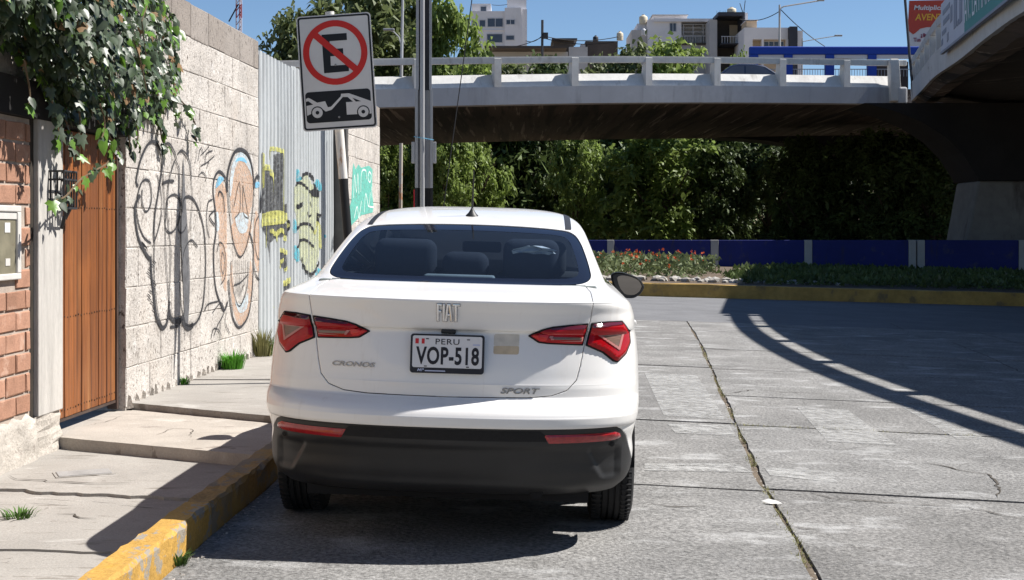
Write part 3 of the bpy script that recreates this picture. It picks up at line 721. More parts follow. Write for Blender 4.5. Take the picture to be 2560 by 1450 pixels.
# ---- wooden door, posts, brick wall
DY0, DOFF = 8.645, -.062
door = wall_root('wooden_door', DY0, 'varnished brown plank door with rivet rows under the ivy', 'door', DOFF)
LD = (9.69-DY0)*1.0018; npl = 7; plw = [.8, 1, 1, 1, 1.05, 1, 1.2]; tot = sum(plw); u = 0
for k in range(npl):
    w_ = LD*plw[k]/tot
    MB().box((-.03, u+.004, .165), (rng.uniform(-.003, .003), u+w_-.004, 1.97)).obj('plank', M['wood'], door, bevel=.005); u += w_
MB().box((-.06, 0, .15), (-.034, LD, 1.98)).obj('gap_shade_backing', M['darkgap'], door)
MB().box((-.055, .0, .146), (.004, LD, .163)).obj('bottom_rail', M['steelframe'], door)
MB().box((-.055, LD, .1), (.012, LD+.035, 1.99)).obj('side_frame', M['steelframe'], door)
rv = MB()
for z in (1.485, .795, .215):
    for k in range(22): rv.lathe([(.0, .006), (.006, .004), (.007, 0)], 'x', 6, (.0, LD*(k+.5)/22, z+rng.uniform(-.004, .004))); 
for p in range(len(rv.v)): pass
rv.obj('rivet_rows', M['rivet'], door)['kind'] = 'stuff'
PB = 8.14
pst = wall_root('door_post', PB, 'weathered grey timber post between the brick wall and the wooden door', 'post')
LP = (8.535-PB)*1.0018
MB().box((-.12, .02, .25), (.018, LP, 2.06)).obj('timber', M['post'], pst, bevel=.006)
MB().box((-.13, -.035, .2), (-.012, .018, 2.02)).obj('shadow_gap', M['darkgap'], pst)  # dark strip in place of the shade beside the post
ft = MB(); pv = []
for k in range(9):
    z = .25*k/8
    for (xx, uu) in ((-.11, .0), (.0, .0), (.012, LP*.5), (.0, LP), (-.11, LP)): pv.append((xx+.015*(1-k/8)+rng.uniform(-.010, .008), uu+rng.uniform(-.008, .008), z))
ft.v = pv
for k in range(8):
    for j in range(4): ft.f.append((k*5+j, k*5+j+1, (k+1)*5+j+1, (k+1)*5+j)); ft.mi.append(0)
ft.obj('broken_footing', M['plaster'], pst)
brk = wall_root('brick_wall', 6.3, 'red brick wall with a rough plaster base at the left edge', 'wall')
LB = (8.105-6.3)*1.0018
MB().box((-.2, 0, .0), (-.011, LB-.01, 1.98)).obj('mortar_core', M['bmortar'], brk); MB().box((-.2, -12, -.05), (.012, -.004, 2.7)).obj('plain_section', M['plaster'], brk)
MU0, MU1 = (7.30-6.3)*1.0018, (7.915-6.3)*1.0018
masonry(brk, LB-.012, .285, 14, .265, .1195, .1, .017, .017, .006, .004, M['brick'], 'brick', skip=lambda a, b, c, d: b > MU0+.02 and a < MU1-.08 and d > 1.085 and c < 1.46)
pl = MB(); nu, nz = 30, 9
for i in range(nu+1):
    for j in range(nz+1):
        t = j/nz; pl.v.append((.018+.03*(1-t)+rng.uniform(-.008, .008)-(.04 if j == nz else 0), LB*i/nu, .0+ (.285+rng.uniform(-.03, .015))*t))
for i in range(nu):
    for j in range(nz): a = i*(nz+1)+j; pl.f.append((a, a+nz+1, a+nz+2, a+1)); pl.mi.append(0)
pl.obj('plaster_base', M['plaster'], brk, smooth=True)
mt = wall_root('meter_box', 6.3, 'white framed meter box with rusty metal door on the brick wall', 'meter box')
za, zb = 1.062, 1.476
MB().box((-.012, MU0, za), (.02, MU1, za+.035)).box((-.012, MU0, zb-.035), (.02, MU1, zb)).box((-.012, MU0, za+.035), (.02, MU0+.04, zb-.035)).box((-.012, MU1-.05, za+.035), (.02, MU1, zb-.035)).obj('frame', M['meterframe'], mt, bevel=.006)
MB().box((-.01, MU0+.04, za+.035), (.006, MU1-.05, zb-.075)).obj('door', M['meterdoor'], mt)
MB().box((-.01, MU0+.04, zb-.075), (.012, MU1-.05, zb-.037)).obj('latch_plate', M['meterframe'], mt)
MB().box((.006, MU1-.2, zb-.15), (.009, MU1-.13, zb-.095)).obj('sticker', M['signwhite'], mt)
MB().box((.006, MU1-.19, za+.08), (.009, MU1-.13, za+.12)).obj('sticker', M['meterframe'], mt)
lt = wall_root('lintel', 6.3, 'dark concrete lintel above the brick wall and door, hidden under ivy', 'lintel')
MB().box((-.3, 0, 1.985), (.03, (9.72-6.3)*1.0018, 2.2)).obj('beam', M['darkconc'], lt)
MB().box((-.3, 0, 2.2), (-.05, (9.72-6.3)*1.0018, 2.75)).obj('upper_wall', M['plaster'], lt)
br = wall_root('iron_bracket', PB, 'black iron cage bracket fixed to the grey door post', 'bracket')
cg = MB(); cu0, cu1, cz0, cz1 = .17, .37, 1.47, 1.69
for z in (cz0, cz1, cz1-.05):
    cg.tube([(.018, cu0, z), (.11, cu0, z), (.11, cu1, z), (.018, cu1, z)], .007, 6)
for u in np.linspace(cu0, cu1, 6): cg.tube([(.11, u, cz0), (.11, u, cz1)], .006, 6)
for x in (.03, .07): cg.tube([(x, cu0, cz0), (x, cu0, cz1)], .006, 6)
cg.obj('cage', M['iron'], br)
cg2 = MB(); cg2.tube([(.02, cu0+.05, cz0+.05), (.09, cu0+.08, cz0-.02), (.05, cu0+.12, cz0-.12)], .011, 6).tube([(.02, cu0+.1, cz0+.1), (.1, cu0+.16, cz0+.02), (.04, cu0+.2, cz0-.06)], .012, 6); cg2.obj('hook', M['iron'], br)

# ---- ivy spilling over the wall
ivy = empty('ivy', (wallx(8.6), 8.6, 2.3), 0, 'dense dark green ivy spilling over the wall and door', 'ivy')
IV0 = Vector(ivy.location)
def leaf_mesh(name, lobes):
    out = [(0, 0, 0)]
    if lobes: rim = [(.0,-.05),(.22,-.22),(.50,-.02),(.30,.20),(.42,.55),(.16,.52),(0,1.0),(-.16,.52),(-.42,.55),(-.30,.20),(-.50,-.02),(-.22,-.22)]
    else: rim = [(0,-.02),(.24,-.16),(.44,.1),(.38,.42),(.18,.75),(0,1.0),(-.18,.75),(-.38,.42),(-.44,.1),(-.24,-.16)]
    v = [(0, .32, .0)] + [(x, y, -.28*abs(x) - .10*y*y + .03) for x, y in rim]
    n = len(rim); f = [(0, 1+i, 1+(i+1) % n) for i in range(n)]
    me = bpy.data.meshes.new(name); me.from_pydata(v, [], f); me.shade_smooth(); me.update(); return me
LM = [leaf_mesh('leaf', 1), leaf_mesh('leaf', 0)]
LMl = [leaf_mesh('young_leaf', 1), leaf_mesh('young_leaf', 0)]
for me in LM: me.materials.append(M['ivy'])
for me in LMl: me.materials.append(M['ivyL'])
IP = [(-260,-330),(430,-330),(425,-40),(410,0),(450,60),(445,130),(452,205),(440,245),(385,285),(335,318),(300,300),(285,325),(255,300),(230,285),(200,300),(165,300),(140,285),(118,235),(95,190),(60,170),(40,120),(0,110),(-260,90)]
leaves = []
def leafpos(x, y, off):
    Y = (-3.266+off)/((x-CX)/FPX-.06); return at(x, y, Y)
tries = 0
while len(leaves) < 6800 and tries < 90000:
    tries += 1
    x, y = rng.uniform(-260, 460), rng.uniform(-330, 325)
    d = float(-sdf_poly([(x, y)], IP)[0])
    if d < 0: continue
    bulge = .05 + .42*min(1, d/150)**.7
    if y < -150: bulge *= .75
    off = bulge*(1-rng.random()**1.7*.8) - .02
    leaves.append((leafpos(x, y, off), off, d))
vines = [([(150,250),(165,300),(178,340),(195,385)], .13), ([(205,240),(245,300),(280,350),(300,385)], .16), ([(215,200),(260,260),(270,330),(272,400),(240,425),(200,450),(165,490),(140,500)], .2),
         ([(180,230),(200,290),(195,350)], .22), ([(440,240),(465,265),(480,290),(490,320),(488,350)], .06), ([(300,300),(320,330),(325,385)], .07), ([(385,280),(400,310),(405,350),(420,370)], .03), ([(60,150),(75,230),(70,270)], .2), ([(120,220),(140,290),(150,350)], .2), ([(250,260),(262,310),(250,360)], .24), ([(330,290),(345,330),(340,370)], .12), ([(415,220),(432,262),(440,300)], .08)]
vm = MB()
for pts, off in vines:
    P = [leafpos(p[0], p[1], off) - IV0 for p in pts]; cc = catmull(P, 6); vm.tube(cc, [.0055]*len(cc), 5)
    for i, p in enumerate(cc):
        if rng.random() < .85:
            leaves.append((Vector(p)+IV0+Vector((rng.uniform(-.02, .03), rng.uniform(-.03, .03), rng.uniform(-.03, .02))), off+.05, 1))
for k in range(7):
    x, y = rng.uniform(60, 430), rng.uniform(-60, 220); a = leafpos(x, y, rng.uniform(.1, .4))-IV0
    vm.tube([a, a+Vector((rng.uniform(-.05, .05), rng.uniform(-.15, .1), -.12)), a+Vector((rng.uniform(-.05, .08), rng.uniform(-.25, .2), -.32))], .0045, 5)
vm.obj('vine_stems', M['vine'], ivy)['kind'] = 'stuff'
def leaf_mat(p):
    tip = Vector((rng.gauss(.25, .35), rng.gauss(-.12, .4), -1 + rng.gauss(0, .35))).normalized()
    nrm = Vector((rng.gauss(.75, .35), rng.gauss(-.35, .4), rng.gauss(.55, .35)))
    nrm = (nrm - tip*nrm.dot(tip)).normalized(); x = tip.cross(nrm)
    s = rng.uniform(.052, .092) if rng.random() < .72 else rng.uniform(.026, .048)
    rot = Matrix((x, tip, nrm)).transposed().to_4x4()
    return Matrix.Translation(p - IV0) @ rot @ Matrix.Scale(s, 4), s
seen = sorted(leaves, key=lambda L: -L[1] - (.4 if L[2] <= 1.5 else 0) + (3 if not (0 < CX+L[0].x/L[0].y*FPX < 520 and L[0].z < 2.68) else 0))
mb_d, mb_l = MB(), MB(); mb_x = MB()
for i, (p, off, d) in enumerate(seen):
    mt_, s = leaf_mat(p); young = rng.random() < (.33 if d < 25 else .07); q = rng.random() < .6
    if i < 290:
        o = link('leaf', (LMl if young else LM)[0 if q else 1], None, ivy); o.matrix_local = mt_
    else:
        me = LM[0 if q else 1]; (mb_l if young else (mb_x if rng.random() < .045 else mb_d)).add([mt_ @ v.co for v in me.vertices], [tuple(f.vertices) for f in me.polygons])
o = mb_d.obj('ivy_leaves', M['ivy'], ivy, fix=False, smooth=True); o['kind'] = 'stuff'
o = mb_x.obj('dead_ivy_leaves', M['ivydead'], ivy, fix=False, smooth=True); o['kind'] = 'stuff'
o = mb_l.obj('young_ivy_leaves', M['ivyL'], ivy, fix=False, smooth=True); o['kind'] = 'stuff'

# ---- weeds
def tuft(name, loc, n, h, spread, m, label, cat='grass tuft', lean=.5, wd=.006, group=None):
    b = MB()
    for k in range(n):
        a = rng.uniform(0, 6.283); r0 = spread*rng.random()**.7*.6; hh = h*rng.uniform(.45, 1); d = Vector((math.cos(a), math.sin(a), 0)); s = Vector((-d.y, d.x, 0))
        p0 = d*r0; p1 = d*(r0+hh*lean*.35)+Vector((0, 0, hh*.6)); p2 = d*(r0+hh*lean*rng.uniform(.6, 1.2))+Vector((0, 0, hh*rng.uniform(.75, 1)))
        w_ = wd*rng.uniform(.7, 1.3)
        b.add([p0-s*w_, p0+s*w_, p1+s*w_*.8, p1-s*w_*.8, p2], [(0, 1, 2, 3), (3, 2, 4)])
    o = b.obj(name, m, None, loc, fix=False); tag(o, label, cat, group); return o
def wallfoot(x, y, off=.05): Y = (-3.266+off)/((x-CX)/FPX-.06); return (wallx(Y, off), Y, .128)
tuft('grass_tuft', wallfoot(580, 900, .1), 260, .19, .17, M['lush'], 'bright green grass tuft at the foot of the graffiti wall')
tuft('weed', wallfoot(462, 950, .04), 40, .07, .06, M['lush'], 'tiny green weed in the pavement joint under the black graffiti streak', 'weed')
tuft('weed', wallfoot(655, 870, .07), 150, .32, .16, M['dry'], 'tall dry weed at the corner of stone wall and metal fence', 'weed', .35)
tuft('weed', wallfoot(690, 850, .14), 120, .2, .3, M['grass'], 'low sprawling weed along the foot of the metal fence', 'weed', .8)
tuft('weed', (-2.27, 6.45, .012), 70, .06, .11, M['grass'], 'small green weed in the cracked pavement at the left edge', 'weed', 1.0, .005)
p = roadpt(446, 1412); tuft('weed', (p.x, p.y, p.z), 80, .065, .06, M['grass'], 'small weed growing at the foot of the yellow kerb', 'weed', .9, .004)
cw = MB()                                              # weeds and rubble along the road joint
for k in range(1300):
    Y = rng.uniform(4.5, 17) if rng.random() < .8 else rng.uniform(4.5, 9); 
    if (math.sin(Y*2.1)+math.sin(Y*5.3+1)) < -.35: continue
    x = crackx(Y)+rng.gauss(0, .018); z = zr(x)-.009; a = rng.uniform(0, 6.28); hh = rng.uniform(.008, .028); d = Vector((math.cos(a), math.sin(a), 0)); s = Vector((-d.y, d.x, 0))*.004
    q = Vector((x, Y, z)); cw.add([q-s, q+s, q+d*hh*.9+Vector((0, 0, hh))], [(0, 1, 2)])
for k in range(260):                                    # weeds in the cross joint too
    t = rng.random()**1.6; x = crackx(jB[4])+.05+t*1.6; Y = jB[4]-.15*(x-crackx(jB[4])); z = zr(x)-.012; hh = rng.uniform(.01, .03); a = rng.uniform(0, 6.28); d = Vector((math.cos(a), math.sin(a), 0)); s = Vector((-d.y, d.x, 0))*.004
    q = Vector((x, Y+rng.gauss(0, .006), z)); cw.add([q-s, q+s, q+d*hh+Vector((0, 0, hh))], [(0, 1, 2)])
o = cw.obj('joint_weeds', M['dry'], None, fix=False); tag(o, 'thin dry weeds growing along the open road joint', 'weeds', kind='stuff')
rb = MB()
for k in range(420):
    Y = rng.uniform(4.5, 18); x = crackx(Y)+rng.gauss(0, .022); s = rng.uniform(.004, .014); z = zr(x)-.018+s*.5; q = Vector((x, Y, z))
    v = [q+Vector((rng.uniform(-1, 1), rng.uniform(-1, 1), rng.uniform(-.5, 1)))*s for _ in range(5)]
    rb.add(v, [(0,1,2),(0,2,3),(0,3,1),(4,2,1),(4,3,2),(4,1,3)])
o = rb.obj('joint_rubble', M['plaster'], None); tag(o, 'crumbled concrete bits filling the open road joint', 'rubble', kind='stuff')
p = roadpt(1930, 1262); pp = MB(); pp.add([(-.052, .02, .012), (-.01, -.012, .003), (.050, -.018, .006), (.03, .012, .014), (-.015, .028, .022)], [(0,1,4),(1,3,4),(1,2,3)])
o = pp.obj('paper_scrap', M['paper'], None, p + Vector((0, 0, .004)), fix=False); tag(o, 'crumpled white paper scrap lying on the road joint', 'paper')

# ================================================================== SIGN, POLES
sg = empty('no_parking_sign', (-1.215, 11.2, .134), 0, 'leaning no parking sign with crossed out E and tow truck plate', 'road sign')
sp0 = Vector((0, 0, -.05)); sp1 = at(848, 325, 11.2) - Vector(sg.location); sp2 = at(828, 60, 11.2) - Vector(sg.location)
dirp = (sp1-sp0).normalized()
def onpole(z): return sp0 + dirp*((z-sp0.z)/dirp.z)
zb = at(868, 447, 11.2).z - .134
MB().tube([sp0, onpole(zb)], .036, 16).obj('black_pole_section', M['poleblack'], sg, smooth=40)
MB().tube([onpole(zb), onpole(2.95)], .036, 16).obj('white_pole_section', M['polewhite'], sg, smooth=40)
pc = at(842, 180, 11.145)
plate = empty('sign_face', pc - Vector(sg.location)); plate.parent = sg; plate.rotation_euler = (0, R(-3.7), R(-2))
SW, SH = .595, .918
def SZ(zx, zy):
    A = np.array([[870, 100], [-40, 1390]]); a, b = np.linalg.solve(A, np.array([zx-495, zy-725])); return (a*SW, -b*SH)
def rrect(w_, h, r, n=6, cx=0, cz=0):
    out = []
    for sx, sz, a0 in ((1, 1, 0), (-1, 1, 90), (-1, -1, 180), (1, -1, 270)):
        for k in range(n+1):
            a = R(a0+90*k/n); out.append((cx+sx*(w_/2-r)+r*math.cos(a), cz+sz*(h/2-r)+r*math.sin(a)))
    return out
def flat(name, poly, y, m, th=.0012, parent=plate):
    return MB().prism(poly, y-th, y, lambda a, b, h: (a, h, b)).obj(name, m, parent)
def ringmesh(name, outer, inner, y, m, parent=plate, th=.0012):
    b = MB(); n = len(outer)
    b.v = [(a, y-th, c) for a, c in outer] + [(a, y-th, c) for a, c in inner] + [(a, y, c) for a, c in outer] + [(a, y, c) for a, c in inner]
    for i in range(n):
        j = (i+1) % n; b.f += [(i, j, n+j, n+i), (2*n+i, 3*n+i, 3*n+j, 2*n+j), (i, 2*n+i, 2*n+j, j), (n+i, n+j, 3*n+j, 3*n+i)]; b.mi += [0]*4
    return b.obj(name, m, parent)
flat('sign_plate', rrect(SW, SH, .03), 0, M['signwhite'], .003)
ringmesh('border', rrect(SW-.018, SH-.018, .024), rrect(SW-.046, SH-.046, .014), -.003, M['signblack'])
cxz = SZ(475, 490); circ = lambda r, n=48, c=cxz: [(c[0]+r*math.cos(2*math.pi*k/n), c[1]+r*math.sin(2*math.pi*k/n)) for k in range(n)]
E = [SZ(*p) for p in [(312,272),(606,258),(612,342),(408,352),(412,450),(566,440),(572,527),(420,535),(425,648),(635,640),(638,718),(348,738)]]
flat('letter', E, -.003, M['signblack'])
ringmesh('red_ring', circ(.258), circ(.208), -.0046, M['signred'])
sa, sb = Vector(SZ(222, 262)), Vector(SZ(738, 712)); dd = (sb-sa).normalized(); nn = Vector((-dd.y, dd.x))*.0265
flat('red_slash', [tuple(sa+nn), tuple(sa-nn), tuple(sb-nn), tuple(sb+nn)], -.0050, M['signred'])
tc_ = SZ(520, 1135); flat('tow_panel', rrect(.522, .248, .03, cx=tc_[0], cz=tc_[1]), -.003, M['signblack'])
tow = [[(136,1045),(160,1030),(180,1036),(270,1090),(362,1074),(395,1148),(432,1143),(545,1020),(548,990),(640,985),(900,1085),(908,1235),(620,1243),(608,1092),(690,1088),(625,1030),(570,1028),(440,1180),(370,1200),(330,1165),(155,1245)]]
flat('tow_truck_symbol', [SZ(*p) for p in tow[0]], -.0044, M['signwhite'])
flat('symbol_window', [SZ(*p) for p in [(136,1078),(165,1070),(222,1112),(145,1128)]], -.0057, M['signblack'])
flat('symbol_window', [SZ(*p) for p in [(682,1040),(785,1085),(722,1088)]], -.0057, M['signblack'])
for cx_, cz_ in ((275, 1212), (812, 1212)):
    c_ = SZ(cx_, cz_)
    flat('symbol_tyre', circ(.051, 24, c_), -.0058, M['signblack']); flat('symbol_wheel', circ(.042, 24, c_), -.0072, M['signwhite']); flat('symbol_hub', circ(.015, 16, c_), -.0086, M['signblack'])
for z_ in (640, 1270):
    c_ = SZ(480 if z_ < 1000 else 530, z_); MB().lathe([(0, -.0), (.008, .003), (.009, .006)], 'y', 10, (c_[0], -.012, c_[1])).obj('bolt', M['cover'], plate)

up = empty('utility_pole', (-1.07, 17, .12), R(3), 'tall grey grooved steel utility pole with a black band at its foot', 'utility pole')
zt = 8.5; zk = at(0, 470, 17).z - .12; zw = at(0, 225, 17).z - .12
def polepart(z0, z1, mf, mr, wd=.215):
    h = wd/2
    MB().box((-h, -.03, z0), (-h+.035, .12, z1)).box((h-.03, -.03, z0), (h, .12, z1)).box((-.045, -.025, z0), (.012, .11, z1)).obj('flange', mf, up)
    MB().box((-h+.02, .03, z0), (h-.02, .1, z1)).obj('web', mr, up)
polepart(0, zk, M['poleblack'], M['poleblack'], .219); polepart(zk, zw, M['polegrey'], M['polegrey'], .214); polepart(zw, zt, M['polegrey'], M['poledark'], .19)
MB().tube([(-.018, -.05, 0), (-.018, -.05, zt)], .028, 12).obj('conduit', M['polegrey'], up, smooth=40)
MB().box((-.125, -.02, .9), (-.108, .05, zk-.02)).obj('red_strip', M['polered'], up)
za, zb2 = at(0, 408, 17).z-.12, at(0, 355, 17).z-.12
MB().box((-.15, -.04, za), (-.109, .06, zb2)).obj('side_plate', M['polegrey'], up, bevel=.006)
MB().box((.109, -.04, za), (.15, .06, zb2)).obj('side_plate', M['polegrey'], up, bevel=.006)
bnd = MB(); bnd.tube([(-.12, -.05, 2.35), (.0, -.08, 2.33), (.12, -.05, 2.31)], .006, 6); bnd.obj('strap', M['g_blue'], up)
gw = MB(); a, b_ = at(1196, -120, 17.4), at(1103, 560, 17.2)
gw.tube([a, b_, Vector((b_.x-.03, b_.y, .13))], .007, 6); o = gw.obj('guy_wire', M['cable']); tag(o, 'thin sloping guy wire beside the grey utility pole', 'wire')
rp = MB(); p = at(1000, 575, 40); rp.tube([(p.x, 40, .2), (p.x+.03, 40, at(0, 358, 40).z)], .052, 10)
o = rp.obj('rusty_pole', M['rust'], smooth=40); tag(o, 'slim rusty pole standing before the trees, left of the grey utility pole', 'pole')

# ================================================================== ISLAND, BLUE WALL
def bedz(x, y): return zr(x)*(.9) + .235 + (y-31)*.006
fk = kerb_mesh([(x, 30.42 - .0*x) for x in np.linspace(30, -16, 90)], .3, .285, M['farkerb'], 'far_kerb', jag=.012, step=.5, chamf=.03)
tag(fk, kind='structure')
bed = grid_sheet('planting_bed', -16, 32, 30.6, 60, bedz, 24, 10, M['soil']); tag(bed, kind='structure')
def cards(n, area, zf, size, hgt, m, name, label, cat, tilt=.5):
    b = MB()
    for k in range(n):
        x, y = area()
        z = zf(x, y) + hgt*rng.random()**1.3
        a = rng.uniform(0, 6.28); s = size*rng.uniform(.6, 1.4); d = Vector((math.cos(a), math.sin(a), 0)); u_ = Vector((rng.gauss(0, tilt), rng.gauss(0, tilt), 1)).normalized()
        p = Vector((x, y, z)); b.add([p-d*s*.5, p+u_*s*.25-d*s*.1, p+d*s*.5+u_*s*.1, p+u_*s*.8], [(0,1,3),(1,2,3)])
    o = b.obj(name, m, None, fix=False); tag(o, label, cat, kind='stuff'); return o
def bedarea():
    while 1:
        x, y = rng.uniform(-7, 6.0), rng.uniform(34, 43.5)
        if x < 5.5 + (y-38)*.22: return x, y
cards(9000, bedarea, bedz, .14, .42, M['flowerleaf'], 'flower_bed_foliage', 'grey green geranium foliage massed in the island flower bed', 'flowers')
b = MB()
for k in range(330):
    x, y = bedarea(); z = bedz(x, y) + rng.uniform(.3, .58)
    if rng.random() < .35 and x < 2: continue
    s = rng.uniform(.025, .055); p = Vector((x, y, z))
    for q in range(5):
        d = Vector((rng.gauss(0, 1), rng.gauss(0, 1), rng.gauss(.3, .6))).normalized()*s; e = Vector((rng.gauss(0, 1), rng.gauss(0, 1), rng.gauss(0, 1))).normalized()*s*.7
        b.add([p+d-e, p+d+e, p-d*.2+e*.6], [(0, 1, 2)])
o = b.obj('flower_heads', M['petal'], None, fix=False); tag(o, 'red orange geranium flowers above the bed foliage', 'flowers', kind='stuff')
def grassarea():
    while 1:
        x, y = rng.uniform(5.2, 17), rng.uniform(31.6, 45)
        if x > 6.2 + (y-38)*.28 + rng.gauss(0, .3): return x, y
cards(9000, grassarea, bedz, .16, .12, M['leafB'], 'island_grass', 'dark shaded grass and ground cover on the island', 'grass', .35)  # darker leaf used so the colour itself carries the shade
rk = []
for v in range(3):
    bm = bmesh.new(); bmesh.ops.create_icosphere(bm, subdivisions=1, radius=1)
    for q in bm.verts: q.co *= rng.uniform(.7, 1.15); q.co.z *= .7
    me = bpy.data.meshes.new('rock'); bm.to_mesh(me); bm.free(); me.materials.append(M['rock']); rk.append(me)
for k in range(95):
    x = 1.0 + 6.9*k/95 + rng.uniform(-.2, .2); y = 32.7 + rng.uniform(-.45, .55); s = rng.uniform(.06, .14)
    o = bpy.data.objects.new('edging_rock', rng.choice(rk)); C.objects.link(o); o.location = (x, y, bedz(x, y)+s*.3); o.scale = (s*1.2, s, s); o.rotation_euler = (0, 0, rng.uniform(0, 6))
    tag(o, 'pale rock in the row edging the flower bed', 'rock', 'pale rocks edging the flower bed')

BW = 45.6
bw = empty('blue_wall', ((1787-CX)/FPX*BW, BW, 0), 0, 'low dark blue painted wall with white pillar stripes behind the flower bed', 'wall')
zt_, zb_ = at(0, 600, BW).z, -.25
xs = [-22*3.35/3.35 + 0]
stripes = [(1012,20),(1270,20),(1527,18),(1787,20),(2021,20),(2281,19),(2303,19),(2560,26)]
stripes = [(502,20),(757,20)] + stripes + [(2812,20)]
prev = at(430, 0, BW).x
for sx_, sw_ in stripes:
    xa, xb = at(sx_-sw_/2, 0, BW).x, at(sx_+sw_/2, 0, BW).x
    if xa - prev > .1: MB().box((prev, 0, zb_), (xa-.004, .22, zt_-.004)).obj('wall_panel', M['bluewall'], bw, (-bw.location.x, 0, 0), bevel=.012)
    MB().box((xa, -.025, zb_), (xb-.01, .245, zt_)).obj('pillar', M['wallwhite'], bw, (-bw.location.x, 0, 0), bevel=.01)
    prev = xb
# ================================================================== BRIDGE
def path_frame(P):
    out = []
    for i, p in enumerate(P):
        d = (P[min(i+1, len(P)-1)]-P[max(i-1, 0)]); d2 = Vector((d.x, d.y, 0)).normalized(); out.append((p, d2))
    return out
def sweep(path, prof, m, name, parent, side=1, cap=True, jig=0):
    """prof: (outward, z) closed outline; outward is to the right of travel * side"""
    b = MB(); n = len(prof); F = path_frame(path)
    for p, d in F:
        o = Vector((d.y, -d.x, 0))*side
        for a, z in prof: q = p + o*a; b.v.append((q.x, q.y, q.z+z+(rng.uniform(-jig, jig) if jig else 0)))
    for i in range(len(F)-1):
        for j in range(n): k = (j+1) % n; b.f.append((i*n+j, i*n+k, (i+1)*n+k, (i+1)*n+j)); b.mi.append(0)
    if cap: b.f.append(tuple(range(n))); b.f.append(tuple((len(F)-1)*n+j for j in range(n))); b.mi += [0, 0]
    return b.obj(name, m, parent, Vector((0, 0, 0)))
ctrl = [(-15, 48.4, 7.1), (-8.4, 50.8, 7.48), (-5.05, 52, 7.70), (-.6, 53.2, 7.91), (3.88, 54.5, 8.10), (9.1, 56.1, 8.26), (15.75, 57.9, 8.37)]
BP = [Vector(p) for p in catmull(ctrl, 8)]
bridge = empty('bridge', (4, 54.5, 0), 0, 'white painted concrete road bridge crossing the picture over the underpass', 'bridge')
def bpar(o): o.location = -Vector(bridge.location); return o
RAIL = [(.10, 0), (.10, -.05), (.09, -.25), (-.06, -.25), (-.06, 0)]
PANEL = [(.0, -1.15), (-.30, -.64), (-.42, -.64), (-.42, -1.15)]
FASC = [(.12, -1.15), (.10, -1.82), (-.6, -1.82), (-.6, -1.15)]
for nm, pf, mm in (('handrail', RAIL, 'bridgewhite'), ('sloped_parapet', PANEL, 'bridgewhite'), ('fascia', FASC, 'fascia')):
    bpar(sweep(BP, pf, M[mm], nm, bridge))
BF = path_frame(BP)
def on_path(F, px):
    for i in range(len(F)-1):
        a, b = F[i][0], F[i+1][0]
        fa, fb = CX+FPX*a.x/a.y-px, CX+FPX*b.x/b.y-px
        if fa*fb <= 0: t = fa/(fa-fb); return a+(b-a)*t, F[i][1]
    return None
def post_mesh(wd, inn=-.34, top=-.012):
    b = MB(); h = wd/2
    pr = [(.115, -1.149), (.11, top-.05), (.06, top), (-.2, top), (inn, -.62), (inn, -1.149)]
    n = len(pr); b.v = [(-h, -a, z) for a, z in pr]+[(h, -a, z) for a, z in pr]
    b.f = [tuple(range(n))[::-1], tuple(range(n, 2*n))]+[(i, (i+1) % n, n+(i+1) % n, n+i) for i in range(n)]; b.mi = [0]*len(b.f)
    return b.mesh('parapet_post', True)
pm = post_mesh(.27); pm.materials.append(M['bridgewhite'])
for px in (455, 655, 850, 1043, 1243, 1436, 1620, 1791, 1955, 2115, 2241):
    r_ = on_path(BF, px)
    if r_:
        p, d = r_; o = link('parapet_post', pm, None, bridge, p-Vector(bridge.location), (0, 0, math.atan2(d.y, d.x)))
# deck and soffit
def zbot(x): return float(np.interp(x, [c[0] for c in ctrl], [c[2] for c in ctrl])) - 1.815
b = MB(); rows = []
XS = list(np.linspace(-15, 15.75, 30)) + [20, 26, 34, 42]
def yfront(x): return float(np.interp(x, [p.x for p in BP], [p.y for p in BP])) if x <= 15.75 else 57.9 + (x-15.75)*.2
for x in XS:
    y0 = yfront(x)+.3
    for y, dz in ((y0, .012), (y0+.01, .012), (y0+8, .012), (y0+22, .012), (y0+22, .66), (y0, .66)): b.v.append((x, y, zbot(x)+dz))
for i in range(len(XS)-1):
    for j in range(6): k = (j+1) % 6; b.f.append((i*6+j, i*6+k, (i+1)*6+k, (i+1)*6+j)); b.mi.append(0)
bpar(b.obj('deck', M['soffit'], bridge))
far = [p + Vector((0, 22.35, 0)) for p in BP]
bpar(sweep(far, [(0, -.15), (0, 0), (.08, 0), (.08, -.15)], M['fascia'], 'far_handrail', bridge))
for i in range(0, len(far), 1):
    if i % 2 == 0: MB().box((far[i].x-.04, far[i].y-.05, far[i].z-1.2), (far[i].x+.04, far[i].y+.02, far[i].z-.14)).obj('far_rail_post', M['fascia'], bridge, -Vector(bridge.location))
# haunch of the far abutment
HP = [(1795,344),(1850,346),(1920,352),(2000,363),(2070,378),(2130,395),(2190,418),(2250,450),(2310,495),(2350,540),(2385,600),(2400,680)]
hp = [(at(x, y, 78).x, at(x, y, 78).z) for x, y in HP] + [(50, -1), (50, 7.2), (at(1795, 0, 78).x, 6.9)]
ab = empty('abutment', (18, 79, 0), 0, 'dark curved concrete abutment under the bridge at the right', 'abutment')
MB().prism(hp, 78, 80.5, lambda a, c, h: (a, h, c)).obj('haunch_wall', M['darkconc'], ab, -Vector(ab.location))
